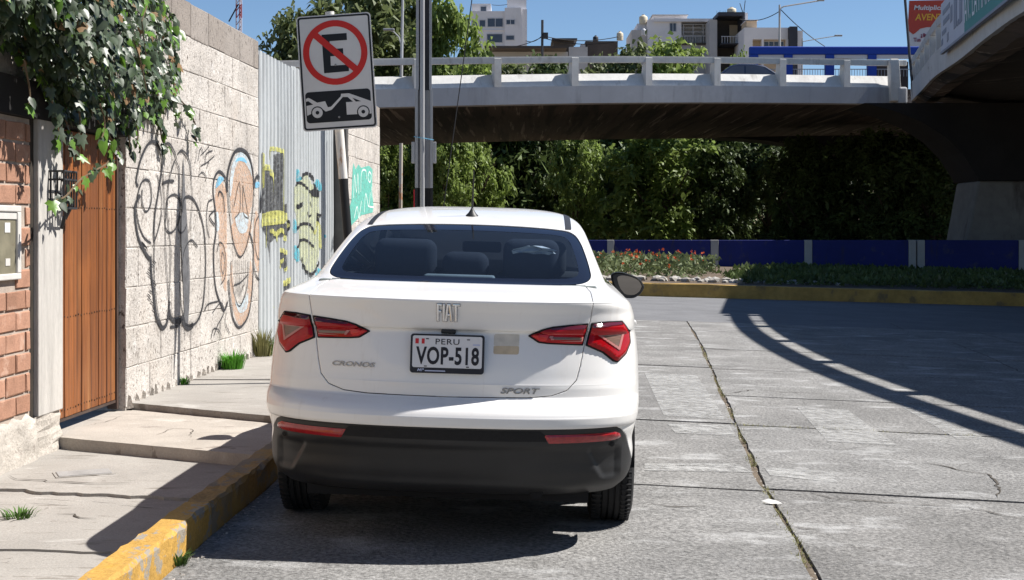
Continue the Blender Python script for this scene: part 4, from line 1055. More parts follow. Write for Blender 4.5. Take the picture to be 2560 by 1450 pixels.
# ---- curved ramp
rc = [(16.35, 57.0, 8.29), (14.85, 50.5, 8.05), (13.08, 43, 7.75), (11.6, 36, 7.42), (10.25, 30, 7.15), (9.25, 25, 6.95), (8.45, 20, 6.65), (8.08, 15, 6.35), (8.22, 10, 6.05), (8.7, 5, 5.75), (9.4, 0, 5.45), (10.5, -6, 5.1), (13, -14, 4.7)]
RP = [Vector(p) for p in catmull(rc, 6)]
ramp = empty('curved_ramp', (12, 36, 0), 0, 'curved grey concrete ramp overhead at the right, carrying the green road sign', 'ramp')
def rpar(o): o.location = -Vector(ramp.location); return o
RR = [(a, z) for a, z in RAIL]
RPAN = [(.0, -.98), (-.12, -.40), (-.30, -.40), (-.30, -.98)]
RFAS = [(.12, -.98), (.10, -1.70), (-.7, -1.70), (-.7, -.98)]
# the edge lies to the right of travel when the path runs towards the camera
for nm, pf, mm in (('handrail', RR, 'rampwhite'), ('sloped_parapet', RPAN, 'rampwhite'), ('fascia', RFAS, 'rampwhite')):
    rpar(sweep(RP, pf, M[mm], nm, ramp))
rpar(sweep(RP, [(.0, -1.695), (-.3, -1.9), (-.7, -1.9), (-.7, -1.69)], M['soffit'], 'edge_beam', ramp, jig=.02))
rpar(sweep(RP, [(-.7, -1.0), (-.7, -1.72), (-2.5, -2.0), (-9, -2.15), (-16, -1.8), (-16, -1.0)], M['soffit2'], 'deck', ramp))  # unseen outer width added to deepen the shade on the road
RF = path_frame(RP); acc = 0; nxt = .4
pr = post_mesh(.26); pr.materials.append(M['rampwhite'])
for v in pr.vertices: v.co.z = v.co.z*.985 if v.co.z > -1 else -.979
for i in range(1, len(RF)):
    a, b2 = RF[i-1][0], RF[i][0]; L = (b2-a).length
    while nxt <= acc+L:
        p = a+(b2-a)*((nxt-acc)/L); d = RF[i][1]
        link('parapet_post', pr, None, ramp, p-Vector(ramp.location), (0, 0, math.atan2(d.y, d.x))); nxt += 2.95
    acc += L
# end pier at the joint between bridge and ramp
jb = MB(); jb.box((15.82, 57.3, 6.5), (16.2, 58.3, 7.2)); jb.obj('joint_block', M['fascia'], bridge, -Vector(bridge.location), bevel=.08)
jq = MB(); jq.prism([(15.55, 6.62), (15.98, 6.62), (15.86, 8.36), (15.5, 8.36)], 57.35, 57.9, lambda a, c, h: (a, h, c)); jq.obj('end_pillar', M['bridgewhite'], bridge, -Vector(bridge.location), bevel=.05)
MB().box((15.7, 57.75, 8.12), (16.3, 57.95, 8.36)).obj('rail_end', M['bridgewhite'], bridge, -Vector(bridge.location), bevel=.03)
# pier below the ramp
pier = empty('pier', (19, 51, 0), 0, 'pale stained concrete pier in the shade below the ramp', 'pier')
pz = at(0, 452, 51).z
pp_ = [(at(2398, 0, 51).x, -.4), (at(2443, 0, 51).x, pz), (24, pz), (24, -.4)]
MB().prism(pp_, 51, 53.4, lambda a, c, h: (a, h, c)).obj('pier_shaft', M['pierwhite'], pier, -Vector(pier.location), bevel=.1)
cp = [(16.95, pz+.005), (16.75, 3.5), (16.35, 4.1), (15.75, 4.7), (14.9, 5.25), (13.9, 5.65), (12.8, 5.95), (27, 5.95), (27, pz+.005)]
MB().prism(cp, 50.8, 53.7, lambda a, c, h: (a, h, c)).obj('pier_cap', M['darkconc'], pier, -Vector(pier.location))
# ---- road sign on the ramp
M['signgreen'] = mat('sign_green', (.02,.20,.18), .5, .08, 1)
M['signlilac'] = mat('sign_pale', (.46,.47,.55), .5, .06, 1)
M['signletter'] = mat('sign_letter_white', (.72,.74,.78), .5, .05, 2)
M['signgrey'] = mat('sign_letter_grey', (.20,.21,.27), .5, .1, 2)
SA = Vector((11.95, 39.0, at(0, 130, 39.0).z)); SB_ = Vector((8.95, 25.2, 5.55))
rs = empty('green_road_sign', SA, 0, 'green and white avenue name sign fixed along the ramp parapet', 'road sign')
sdv = SB_-SA; SLn = sdv.length; sx_ax = sdv.normalized(); nrm_ = Vector((sx_ax.y, -sx_ax.x, 0)).normalized()    # faces the road
HS = 1.32
def SP(s, z, o=0): return sx_ax*s + Vector((0, 0, z)) + nrm_*o
def s_at(px):                                          # distance along the sign seen at column px
    t = (px-CX)/FPX; return (t*SA.y-SA.x)/(sx_ax.x-t*sx_ax.y)
def spanel(name, poly, o0, o1, m): return MB().prism(poly, o0, o1, lambda a, c, h: SP(a, c, h)).obj(name, m, rs)
s1_, s2_ = s_at(2411), SLn
spanel('white_panel', [(0, 0), (s1_, 0), (s1_, HS), (0, HS)], -.05, 0, M['signlilac'])
spanel('green_panel', [(s1_+.01, 0), (s2_, 0), (s2_, HS), (s1_+.01, HS)], -.05, .002, M['signgreen'])
MB().box((0, 0, 0), (.01, .01, .01))
spanel('frame_edge', [(-.03, -.07), (s2_, -.07), (s2_, -.005), (-.03, -.005)], -.07, .015, M['signgrey'])
for k, ss in enumerate((.5, 4, 8, 12, 16)): spanel('bracket', [(ss, .1), (ss+.08, .1), (ss+.08, 1.2), (ss, 1.2)], -.4, -.06, M['cover'])
sL = s_at(2412); sR = s_at(2498)
me = text_mesh('AV. LA MARINA', .92, 0, 1.0, 'LEFT'); wd_ = max(v.co.x for v in me.vertices); k_ = (sR-sL)/wd_
map_mesh(me, lambda x, y, z: SP(sL+x*k_, .22+y, .012)); link('lettering', me, M['signletter'], rs)
M['signyellow'] = mat('sign_yellow', (.6,.42,.03), .5, .05, 2)
spanel('yellow_mark', [(s_at(2527), .98), (s_at(2536), .98), (s_at(2536), 1.2), (s_at(2527), 1.2)], .002, .012, M['signyellow'])
for (a, c, d, e) in ((.10,.95,.42,1.08),(.12,.66,.40,.80),(.06,.40,.26,.52),(.45,.55,.53,.95),(.60,.30,.72,1.15),(.74,.30,.80,.42),(.82,.30,.92,1.15),(.30,.12,.36,.34),(.03,.14,.1,.3)):
    spanel('lettering', [(a*s1_, c), (d*s1_, c+.03), (d*s1_, e+.03), (a*s1_, e)], 0, .010, M['signgrey'])

# ---- poles and boards by the joint
jp = MB(); a, c = at(2258, -60, 56), at(2275, 152, 56); jp.tube([a, c, Vector((c.x+.15, 56, 6.6))], .055, 8)
o = jp.obj('thin_pole', M['poledark'], smooth=40); tag(o, 'thin dark leaning pole where the bridge meets the ramp', 'pole')
BB = 92
bb = empty('billboard', (at(2330, 0, BB).x, BB, 0), 0, 'red and white advertising billboard partly hidden by the ramp', 'billboard')
M['bbred'] = mat('billboard_red', (.46,.06,.04), .5, .06, .5); M['bbwhite'] = mat('billboard_white', (.62,.60,.62), .5, .05, .5)
M['bbyellow'] = mat('billboard_yellow', (.75,.42,.05), .5, .05, .5); M['bbtext'] = mat('billboard_purple_text', (.25,.06,.10), .5, .05, .5)
def BZ(x, y): p = at(x, y, BB); return (p.x-bb.location.x, p.z)
def bflat(name, pts, y, m, th=.05): return MB().prism([BZ(*p) for p in pts], y-th, y, lambda a, c, h: (a, h, c)).obj(name, m, bb)
bflat('board', [(2269,118),(2273,2),(2480,-2),(2480,118)], .1, M['bbwhite'], .15)
bflat('red_field', [(2268,75),(2273,2),(2480,-2),(2480,95),(2400,75),(2345,68),(2318,68),(2300,72),(2286,84),(2282,86)], -.055, M['bbred'], .03)
def btext(s, x0, x1, ybase, size, m, shear=0):
    me = text_mesh(s, size, 0, 1, 'LEFT', shear, .012); wd_ = max(v.co.x for v in me.vertices); p0, p1 = BZ(x0, ybase), BZ(x1, ybase); k_ = (p1[0]-p0[0])/wd_
    map_mesh(me, lambda x, y, z: Vector((p0[0]+x*k_, -.1, p0[1]+y))); link('lettering', me, m, bb)
btext('Multiplicam', 2283, 2372, 25, .42, M['bbwhite'], .15); btext('AVENT', 2287, 2357, 51, .60, M['bbyellow'], .12)
btext('\u00a1M', 2300, 2322, 93, .34, M['bbtext']); btext('Tus', 2283, 2301, 104, .34, M['bbtext'])
MB().box((-.5, .2, -2), (-.2, .5, 14)).box((3, .2, -2), (3.3, .5, 14)).obj('support', M['poledark'], bb)

# ---- blue frame beyond the bridge
FB = 82
fb = empty('blue_pavilion', (at(2080, 0, FB).x, FB, 0), 0, 'bright blue flat roofed frame structure with open bays behind the bridge', 'shelter')
def fz(x, y): p = at(x, y, FB); return (p.x-fb.location.x, p.z)
def fbox(name, x0, y0, x1, y1, d0, d1, m, bev=0):
    a, c = fz(x0, y1), fz(x1, y0); return MB().box((a[0], d0, a[1]), (c[0], d1, c[1])).obj(name, m, fb, bevel=bev)
fbox('beam', 1875, 116, 2330, 136, 0, .5, M['blueframe'], .05)
for xa, xb in ((1875,1896),(1961,1982),(2065,2086),(2171,2192),(2292,2320)): fbox('column', xa, 136.2, xb, 215, .03, .45, M['blueframe'])
for xa, xb in ((1898,1959),(1984,2063),(2088,2169),(2194,2290)):
    fbox('white_lintel', xa-1, 136.3, xb+1, 145, .12, .4, M['bwhite'])
    fbox('railing', xa, 171, xb, 173, .2, .25, M['fascia'])
    for q in range(12): xx = xa+(xb-xa)*(q+.5)/12; fbox('baluster', xx-.5, 173, xx+.5, 190, .21, .24, M['fascia'])
fbox('bay_panel', 2194, 146, 2290, 215, 1.6, 1.7, M['bdark'])

# ---- lamp posts and lines
def lamp(name, base, top, arm, label, r=.06):
    e = empty(name, base, 0, label, 'street lamp'); bl = Vector(base)
    MB().tube([Vector((0, 0, 0)), Vector(top)-bl], [r, r*.7], 8).obj('pole', M['fascia'], e, smooth=40)
    if arm:
        MB().tube([Vector(q)-bl for q in arm], r*.55, 6).obj('arm', M['fascia'], e)
        h = Vector(arm[-1])-bl; MB().box((h.x-.3, h.y-.12, h.z-.06), (h.x+.3, h.y+.12, h.z+.06)).obj('lamp_head', M['polegrey'], e, bevel=.03)
    return e
lamp('street_lamp', at(1003, 205, 52.6), at(1008, -80, 52.6), [at(1008, -80, 52.6), at(1000, -110, 52.6), at(980, -116, 52.6)], 'slim grey lamp post standing on the bridge edge behind the sign')
lamp('street_lamp', at(1003, 195, 76), at(1003, 112, 76), [at(1003, 112, 76), at(997, 92, 76), at(985, 80, 76), at(972, 74, 76)], 'curved arm street lamp behind the bridge beside the big tree', .07)
lamp('street_lamp', at(1949, 210, 120), at(1949, 12, 120), [at(1949, 22, 120), at(1960, 16, 120), at(2052, 1, 120)], 'tall lamp post with a long arm before the white houses', .12)
lamp('street_lamp', at(2005, 210, 110), at(2006, 96, 110), [at(2006, 104, 110), at(2050, 96, 110), at(2096, 89, 110)], 'lower lamp with a long sideways arm above the blue shelter', .07)
pl_ = empty('cable_pole', at(1355, 215, 130), 0, 'slim pole carrying cables in front of the low roofs', 'pole')
MB().tube([(0, 0, 0), at(1356, 50, 130)-Vector(pl_.location)], .12, 8).obj('pole', M['poledark'], pl_); q = at(1358, 90, 130)-Vector(pl_.location); MB().box((q.x, q.y-.2, q.z-.25), (q.x+.45, q.y+.2, q.z+.3)).obj('box', M['poledark'], pl_)
cb = MB()
def sag(a, c, s, n=10): return [a+(c-a)*(k/n)-Vector((0, 0, s*4*(k/n)*(1-k/n))) for k in range(n+1)]
for a, c, s in ((at(1315,102,131), at(1356,88,130), .3), (at(1250,118,131), at(1356,92,130), .3), (at(1358,90,130), at(1545,92,131), .4), (at(1358,95,130), at(1545,104,131), .4), (at(1230,12,200), at(1268,11,200), .1), (at(1850,48,121), at(1949,28,120), .4), (at(1952,24,120), at(2062,116,119), .2)):
    cb.tube(sag(a, c, s), .035, 4)
o = cb.obj('overhead_cables', M['cable']); tag(o, 'thin overhead cables strung between the far poles', 'cables')
mast = empty('lattice_mast', at(597, 75, 60), 0, 'narrow red and white lattice mast above the stone wall', 'mast')
for i, (m_, y0, y1) in enumerate((('mast_white', 82, 45), ('mast_red', 45, 10), ('mast_white', 10, -60))):
    mm_ = MB(); z0, z1 = at(0, y0, 60).z-mast.location.z, at(0, y1, 60).z-mast.location.z
    for dx, dy in ((-.11, 0), (.11, 0), (0, .18)): mm_.tube([(dx, dy, z0), (dx, dy, z1)], .03, 5)
    nst = max(2, int((z1-z0)/.25))
    for k in range(nst): za_, zc_ = z0+(z1-z0)*k/nst, z0+(z1-z0)*(k+1)/nst; mm_.tube([(-.11, 0, za_), (.11, 0, zc_)], .02, 4); mm_.tube([(.11, 0, za_), (0, .18, zc_)], .02, 4)
    mm_.obj('lattice_section', M[m_], mast)
q0 = at(572, 54, 60)-Vector(mast.location); MB().tube([q0, at(596, 10, 60)-Vector(mast.location)], .03, 4).obj('stay', M['cable'], mast)

# ================================================================== BUILDINGS
def Z4(x, y): return (1160+x/3.459, y/3.459)
def Z5(x, y): return (1800+x/3.368, y/3.368)
class Bld:
    def __init__(s, name, Y, px, label):
        s.Y = Y; p = at(px, 0, Y); s.e = empty(name, (p.x, Y, 0), 0, label, 'building'); s.o = Vector((p.x, Y, 0))
    def bx(s, name, za, zb_, d0, d1, m, bev=0):
        a, c = at(za[0], zb_[1], s.Y)-s.o, at(zb_[0], za[1], s.Y)-s.o
        return MB().box((a.x, d0, a.z), (c.x, d1, c.z)).obj(name, m, s.e, bevel=bev)
    def win(s, za, zb_, n=2, d=0):
        a, c = at(za[0], zb_[1], s.Y)-s.o, at(zb_[0], za[1], s.Y)-s.o; t = .09
        f = MB().box((a.x, d-.06, a.z), (c.x, d+.02, a.z+t)).box((a.x, d-.06, c.z-t), (c.x, d+.02, c.z))
        for k in range(n+1): x = a.x+(c.x-a.x-t)*k/n; f.box((x, d-.06, a.z+t), (x+t, d+.02, c.z-t))
        fo = f.obj('window', M['winframe'], s.e); MB().box((a.x, d-.03, a.z), (c.x, d-.005, c.z)).obj('pane', M['winglass'], fo)
A = Bld('apartment_building', 200, 1245, 'white apartment block with a tall stair tower at the left of the skyline')
A.bx('wall', Z4(60, 96), Z4(352, 900), 0, 9, M['bwhite']); A.bx('wall', Z4(352, 70), Z4(492, 900), -.3, 9, M['bwhite'])
A.bx('stair_tower', Z4(372, -60), Z4(540, 900), .6, 10, M['bwhite']); A.bx('roof_hut', Z4(66, 22), Z4(232, 97), 1, 6, M['bwhite']); A.bx('corner_fin', Z4(475, 80), Z4(545, 900), -.05, 8, M['bwhite'])
for q in ((68,170,116,236),(130,170,188,236)): A.win(Z4(q[0], q[1]), Z4(q[2], q[3]), 1)
A.win(Z4(200,155), Z4(340,236), 2); A.win(Z4(362,170), Z4(442,217), 2, -.3); A.win(Z4(195,290), Z4(336,372), 1); A.win(Z4(360,306), Z4(437,352), 1, -.3); A.win(Z4(138,42), Z4(196,96), 1, 1)
A.win(Z4(68,290), Z4(118,372), 1); A.bx('ledge', Z4(60,258), Z4(352,264), -.12, 0, M['bwhite']); A.bx('ledge', Z4(60,394), Z4(352,400), -.12, 0, M['bwhite'])
Lw = Bld('low_roof_house', 150, 1320, 'low house with a dark corrugated roof just above the bridge rail')
Lw.bx('roof', Z4(180, 428), Z4(880, 448), -3, 8, M['bdark']); Lw.bx('wall', Z4(230, 448), Z4(900, 760), 0, 7, M['bgrey'])
Hh = Bld('roof_hut', 165, 1410, 'small dark rooftop hut with a lean-to roof behind the low house')
Hh.bx('wall', Z4(775, 352), Z4(950, 760), 0, 4, M['bdark']); Hh.bx('roof', Z4(758, 340), Z4(976, 353), -1, 4.5, M['bblack']); Hh.bx('side_wall', Z4(905, 415), Z4(1065, 760), -1, 3, M['bgrey'])
D1 = Bld('dark_house', 170, 1500, 'dark low house carrying a black tank on its roof')
D1.bx('wall', Z4(1050, 355), Z4(1330, 800), 0, 8, M['bdark']); D1.bx('parapet', Z4(1010, 380), Z4(1060, 800), 0, 6, M['bgrey'])
B = Bld('terrace_house', 190, 1690, 'pale grey house with an open roof terrace in the middle of the skyline')
B.bx('wall', Z4(1590, 170), Z4(1880, 900), 0, 10, M['bwhite']); B.bx('top_storey', Z4(1645, 116), Z4(1945, 170), 2, 9, M['bwhite']); B.bx('roof_edge', Z4(1638, 110), Z4(1952, 118), 1.5, 9.5, M['bgrey'])
B.bx('side_wall', Z4(1455, 250), Z4(1592, 900), 1, 10, M['bgrey']); B.bx('stair_wall', Z4(1510, 185), Z4(1592, 255), 2, 9, M['bwhite'])
B.bx('roof_slab', Z4(1640, 164), Z4(2228, 190), -.4, 8, M['bwhite']); B.bx('corner_pillar', Z4(2205, 190), Z4(2228, 900), -.3, 8, M['bwhite'])
B.bx('terrace_back', Z4(1880, 190), Z4(2204, 372), 3.5, 4, M['bwhite']); B.bx('terrace_floor', Z4(1880, 372), Z4(2204, 388), -.3, 4, M['bdark']); B.bx('lower_wall', Z4(1880, 388), Z4(2204, 900), .1, 8, M['bgrey'])
for x in (1896, 1980, 2066, 2110): B.bx('mullion', Z4(x, 205), Z4(x+8, 300), .3, .5, M['bgrey'])
for y in (205, 235, 270): B.bx('transom', Z4(1890, y), Z4(2150, y+6), .32, .48, M['bgrey'])
B.bx('railing', Z4(1880, 308), Z4(2204, 314), 0, .1, M['winframe'])
for k in range(14): B.bx('railing_bar', Z4(1885+23*k, 314), Z4(1889+23*k, 372), .02, .08, M['winframe'])
B.win(Z4(1775, 196), Z4(1838, 276), 2); B.win(Z4(2085, 422), Z4(2178, 480), 2, .1)
o = B.bx('cloth', Z4(2108, 270), Z4(2135, 338), .6, .7, M['bbred']); B.bx('dark_cloth', Z4(2140, 268), Z4(2162, 338), .6, .7, M['bblack'])
Cc = Bld('dark_house', 185, 1830, 'tall dark clad house with a recessed balcony beside the terrace house')
Cc.bx('back_wall', Z4(2200, 140), Z4(2425, 900), 4, 9, M['bdark']); Cc.bx('roof_slab', Z4(2196, 108), Z4(2425, 140), -.4, 9, M['bblack']); Cc.bx('side_fin', Z4(2405, 140), Z4(2425, 900), -.4, 4, M['bblack']); Cc.bx('white_fin', Z4(2426, 112), Z4(2452, 900), -.2, 8, M['bwhite'])
Cc.bx('left_wall', Z4(2135, 160), Z4(2199, 900), 1, 9, M['bgrey']); Cc.bx('balcony_floor', Z4(2225, 375), Z4(2404, 384), -.3, 4, M['bblack']); Cc.bx('balcony_rail', Z4(2225, 312), Z4(2404, 317), 0, .1, M['winframe'])
for k in range(8): Cc.bx('rail_bar', Z4(2230+24*k, 317), Z4(2234+24*k, 375), .02, .08, M['winframe'])
Cc.bx('door_panel', Z4(2335, 180), Z4(2404, 375), 3.8, 3.98, M['bcream'])
for k, (x, y0, y1) in enumerate(((2195, 82, 108), (2222, 78, 108), (2250, 84, 108), (2268, 80, 108))): Cc.bx('rebar', Z4(x, y0), Z4(x+2, y1), 1, 1.05, M['bdark'])
q1, q2 = at(*Z4(2385, 28), 185)-Cc.o, at(*Z4(2412, 110), 185)-Cc.o; MB().tube([q1, q2], .05, 4).obj('antenna', M['cable'], Cc.e); q1, q2 = at(*Z4(2432, 4), 185)-Cc.o, at(*Z4(2420, 110), 185)-Cc.o; MB().tube([q1, q2], .05, 4).obj('antenna', M['cable'], Cc.e)
Dd = Bld('white_house', 180, 1940, 'long white house with a cream rooftop room behind the tall lamp post')
Dd.bx('wall', Z5(205, 232), Z5(572, 330), 0, 8, M['bwhite']); Dd.bx('wall', Z5(205, 330), Z5(275, 640), 0, 8, M['bwhite']); Dd.bx('back_wall', Z5(275, 330), Z5(572, 640), 1.2, 8, M['bcream'])
for x in (352, 560): Dd.bx('pillar', Z5(x, 330), Z5(x+16, 640), 0, 1, M['bwhite'])
Dd.bx('dark_fin', Z5(575, 232), Z5(640, 640), -1, 6, M['bblack']); Dd.bx('end_wall', Z5(641, 262), Z5(690, 640), -.5, 7, M['bwhite']); Dd.bx('rooftop_room', Z5(235, 164), Z5(322, 231), 1, 5, M['bcream']); Dd.bx('room_roof', Z5(230, 158), Z5(330, 165), .7, 5.3, M['bwhite'])
Dd.win(Z5(380, 336), Z5(555, 384), 4, 1.2)
def tank(za, zb_, Y, m, label, name='water_tank'):
    a, c = at(za[0], zb_[1], Y), at(zb_[0], za[1], Y); r_ = (c.x-a.x)/2; h = c.z-a.z
    t = empty(name, ((a.x+c.x)/2, Y+r_+1.5, a.z), 0, label, 'water tank'); h *= 1.1
    MB().lathe([(0, 0), (r_*.97, 0), (r_, h*.3), (r_, h*.75), (r_*.9, h*.84), (r_*.35, h*.98)], 'z', 20).obj('tank_body', m, t, smooth=50); MB().lathe([(r_*.34, h*.97), (r_*.34, h*1.06), (0, h*1.07)], 'z', 14).obj('lid', m, t)
    MB().lathe([(r_*1.015, h*.4), (r_*1.03, h*.44), (r_*1.015, h*.48)], 'z', 20).obj('rib', m, t)
tank(Z4(1526, 118), Z4(1600, 190), 190, M['tank'], 'cream water tank on the terrace house, leftmost of its roof')
tank(Z4(2296, 50), Z4(2376, 108), 185, M['tank'], 'cream water tank on top of the tall dark house')
tank(Z4(1330, 262), Z4(1388, 330), 170, M['tank'], 'cream water tank on the low dark house behind the trees')
tank(Z4(1122, 297), Z4(1170, 352), 170, M['tankdark'], 'black water tank on the low dark house')
tank(Z4(1545, 235), Z4(1585, 290), 186, M['winframe'], 'small silver water tank in front of the terrace house')

# ================================================================== TREES
def crown_mesh(n, blobs, seed, ln=.62, wd=.10, droop=.8):
    r_ = random.Random(seed); v, f = [], []
    tot = sum(b[3]**2 for b in blobs)
    for bx_, by_, bz_, br_ in blobs:
        k = int(n*br_**2/tot)
        # each lobe is built of hanging tufts so that gaps stay between them
        tufts = [Vector((r_.gauss(0, 1), r_.gauss(0, 1), r_.gauss(.1, 1))).normalized()*br_*r_.uniform(.62, 1.04) for _ in range(max(6, k//34))]
        for t in tufts:
            for q in range(34):
                p = Vector((bx_, by_, bz_)) + t + Vector((r_.gauss(0, .26), r_.gauss(0, .26), r_.gauss(-.12, .34)))*br_*.55
                d = Vector((r_.gauss(0, .6)+t.x*.25/br_, r_.gauss(0, .6)+t.y*.25/br_, r_.gauss(.1, .5))).normalized()
                L = ln*r_.uniform(.5, 1.3); s = d.cross(Vector((r_.gauss(0, 1), r_.gauss(0, 1), r_.gauss(0, 1)))).normalized()*wd*r_.uniform(.6, 1.4)
                m1 = p+d*L*.5; e = p+d*L*.8-Vector((0, 0, L*droop*.5))
                o = len(v); v += [tuple(p-s*.5), tuple(p+s*.5), tuple(m1+s), tuple(m1-s), tuple(e)]; f += [(o, o+1, o+2, o+3), (o+3, o+2, o+4)]
    me = bpy.data.meshes.new('crown'); me.from_pydata(v, [], f); me.update(); return me
def blobs(seed, n, w_, z0, z1, top=.55):
    r_ = random.Random(seed); out = []
    for k in range(n):
        t = (k+.5)/n; z = z0+(z1-z0)*t; rad = w_*(.5 if t < .65 else .5*(1-(t-.65)/.35*.75)); a = r_.uniform(0, 6.28); q = rad*r_.uniform(.2, .75)
        out.append((math.cos(a)*q, math.sin(a)*q, z, w_*r_.uniform(.17, .28)))
    return out
# unit crowns: about 6 m wide, 12 m tall
CM = [crown_mesh(7800, blobs(s, 22, 6.2, .9, 11.2), s) for s in (1, 2, 3, 4)]
def trunk_mesh(seed):
    r_ = random.Random(seed); b = MB(); b.tube([(0, 0, -.5), (.1, 0, 1.5), (.0, .1, 3.2), (.15, .1, 6.5)], [.32, .25, .2, .1], 8)
    for k in range(6):
        a = r_.uniform(0, 6.28); z = r_.uniform(1.6, 4.5); d = Vector((math.cos(a), math.sin(a), 0)); b.tube([Vector((.05, .05, z)), Vector((.05, .05, z+.8))+d*.9, Vector((0, 0, z+2.4))+d*1.9], [.12, .08, .03], 6)
    return b.mesh('trunk', True)
TM = [trunk_mesh(s) for s in (11, 12)]
for t in TM: t.materials.append(M['bark'])
def tree(px, Y, wdt, hgt, var, m, label, group=None, z=0, name='pepper_tree', rz=None):
    e = empty(name, (at(px, 0, Y).x, Y, z), rng.uniform(0, 6.28) if rz is None else rz, label, 'tree', group)
    e.scale = (wdt/6.2, wdt/6.2, hgt/12.0)
    me = CM[var % 4]
    o = bpy.data.objects.new('crown', me); C.objects.link(o); o.parent = e
    if not me.materials: me.materials.append(m)
    o.material_slots[0].link = 'OBJECT'; o.material_slots[0].material = m
    t = bpy.data.objects.new('trunk', TM[var % 2]); C.objects.link(t); t.parent = e
    return e
A_, B_, C_ = M['leafA'], M['leafB'], M['leafC']
T = [  # px, Y, width, height, variant, leaf
 (895, 92, 10.5, 18.6, 0, C_, 'big grey green tree rising behind the no parking sign'),
 (760, 90, 6.4, 15.8, 1, C_, 'tree left of the no parking sign, above the metal fence'),
 (1000, 97, 8.0, 19, 2, C_, 'tall tree crown between the sign and the grey utility pole'),
 (1120, 90, 6.6, 17.2, 3, A_, 'tall drooping tree right of the grey utility pole'),
 (1185, 86, 4.4, 12.2, 0, A_, 'lower drooping tree in front of the white apartment block'),
 (965, 84, 3.6, 8.6, 2, A_, 'bright green tree under the bridge at the left edge of its opening'),
 (1115, 83, 4.2, 8.8, 1, A_, 'bright green tree under the bridge behind the utility pole'),
 (1260, 92, 6.0, 9.5, 3, B_, 'dark shaded tree under the bridge behind the car aerial'),
 (1330, 96, 7.0, 10.5, 0, B_, 'dark broad tree under the bridge, right of the car aerial'),
 (1440, 84, 3.2, 8.5, 1, A_, 'slim bright tree under the bridge between two dark trees'),
 (1500, 94, 6.0, 10.5, 2, B_, 'dark tree behind the slim bright tree under the bridge'),
 (1660, 83.5, 7.0, 9.6, 3, A_, 'widest bright green tree under the bridge'),
 (1575, 96, 7.5, 14.3, 1, C_, 'left one of two round crowns above the bridge rail'),
 (1675, 94, 7.4, 14.2, 0, A_, 'right one of two round crowns above the bridge rail'),
 (1470, 98, 6.0, 13.6, 3, C_, 'greyer low crown above the bridge rail left of the round crowns'),
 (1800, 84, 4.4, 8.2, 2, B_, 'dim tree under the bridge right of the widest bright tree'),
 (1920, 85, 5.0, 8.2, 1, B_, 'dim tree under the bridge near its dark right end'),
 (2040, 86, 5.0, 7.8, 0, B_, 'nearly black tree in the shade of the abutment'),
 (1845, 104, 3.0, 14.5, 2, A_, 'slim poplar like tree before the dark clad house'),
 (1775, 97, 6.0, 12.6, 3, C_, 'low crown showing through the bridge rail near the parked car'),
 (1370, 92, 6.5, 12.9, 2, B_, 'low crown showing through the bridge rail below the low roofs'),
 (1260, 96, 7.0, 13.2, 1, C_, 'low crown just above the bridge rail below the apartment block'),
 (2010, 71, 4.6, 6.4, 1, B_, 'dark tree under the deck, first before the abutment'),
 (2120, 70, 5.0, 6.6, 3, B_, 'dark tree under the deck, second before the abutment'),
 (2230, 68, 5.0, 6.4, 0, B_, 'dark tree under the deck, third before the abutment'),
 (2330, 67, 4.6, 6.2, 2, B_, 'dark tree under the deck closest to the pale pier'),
 (1880, 112, 5.0, 12.5, 0, C_, 'pale crown behind the left end of the blue shelter'),
]
for px, Y, wd, hg, va, m, lb in T: tree(px, Y, wd, hg, va, m, lb, 'trees beyond the bridge', -.3)
# undergrowth that closes the bank behind the blue wall
def bankarea(): return rng.uniform(-16, 26), rng.uniform(80, 101)
b = MB()
for k in range(13000):
    x, y = rng.uniform(-16, 33), rng.uniform(88, 102); p = Vector((x, y, rng.uniform(-.3, 6.4))); d = Vector((rng.gauss(0, .6), rng.gauss(0, .6), rng.gauss(.2, .5))); s = Vector((rng.gauss(0, 1), rng.gauss(0, 1), rng.gauss(0, 1))).normalized()*.2
    b.add([p-s, p+s, p+d*.9], [(0, 1, 2)])
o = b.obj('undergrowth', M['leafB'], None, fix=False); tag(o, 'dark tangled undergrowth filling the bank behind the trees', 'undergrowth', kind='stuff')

# ================================================================== CAR
M['paint'] = mat('white_car_paint', (.74,.722,.695), .32, .015, 2, spec=.5, coat=.7, obj=True, stain=[((.62,.59,.55), 3, .6, .85, (1,1,.6)), ((.65,.62,.58), 7, .58, .8, (3,3,.25))])
M['plastic'] = mat('black_bumper_plastic', (.018,.018,.019), .48, .15, 6, obj=True, spec=.4, bump=.0006, bscale=260)
M['grille'] = mat('black_mesh_strip', (.008,.008,.009), .7, .3, 90, obj=True)
M['gap'] = mat('panel_gap_black', (.006,.006,.007), .8, .1, 6, obj=True)
M['rubber'] = mat('tyre_rubber', (.016,.016,.017), .75, .25, 30, obj=True, spec=.3)
M['rim'] = mat('alloy_grey', (.35,.35,.36), .35, .1, 6, obj=True, metal=.8)
M['lens'] = mat('red_lamp_lens', (.34,.003,.007), .2, .2, 8, obj=True, spec=.25, coat=.2)
M['lensdark'] = mat('smoked_red_lens', (.075,.004,.006), .10, .2, 8, obj=True, spec=.55, coat=1)
M['lensbright'] = mat('bright_red_lens', (.55,.010,.010), .16, .1, 8, obj=True, spec=.35, coat=.4)
M['lensframe'] = mat('lamp_light_guide', (.42,.17,.15), .25, .05, 8, obj=True, coat=.3)
M['lensclear'] = mat('lamp_clear_cell', (.17,.105,.08), .25, .3, 60, obj=True, spec=.4, coat=.3, stretch=(.2,.2,3))
M['reflector'] = mat('red_reflector', (.30,.012,.016), .2, .25, 40, obj=True, spec=.5, coat=.6)
M['chrome'] = mat('chrome_badge', (.72,.73,.76), .12, .03, 5, obj=True, metal=1)
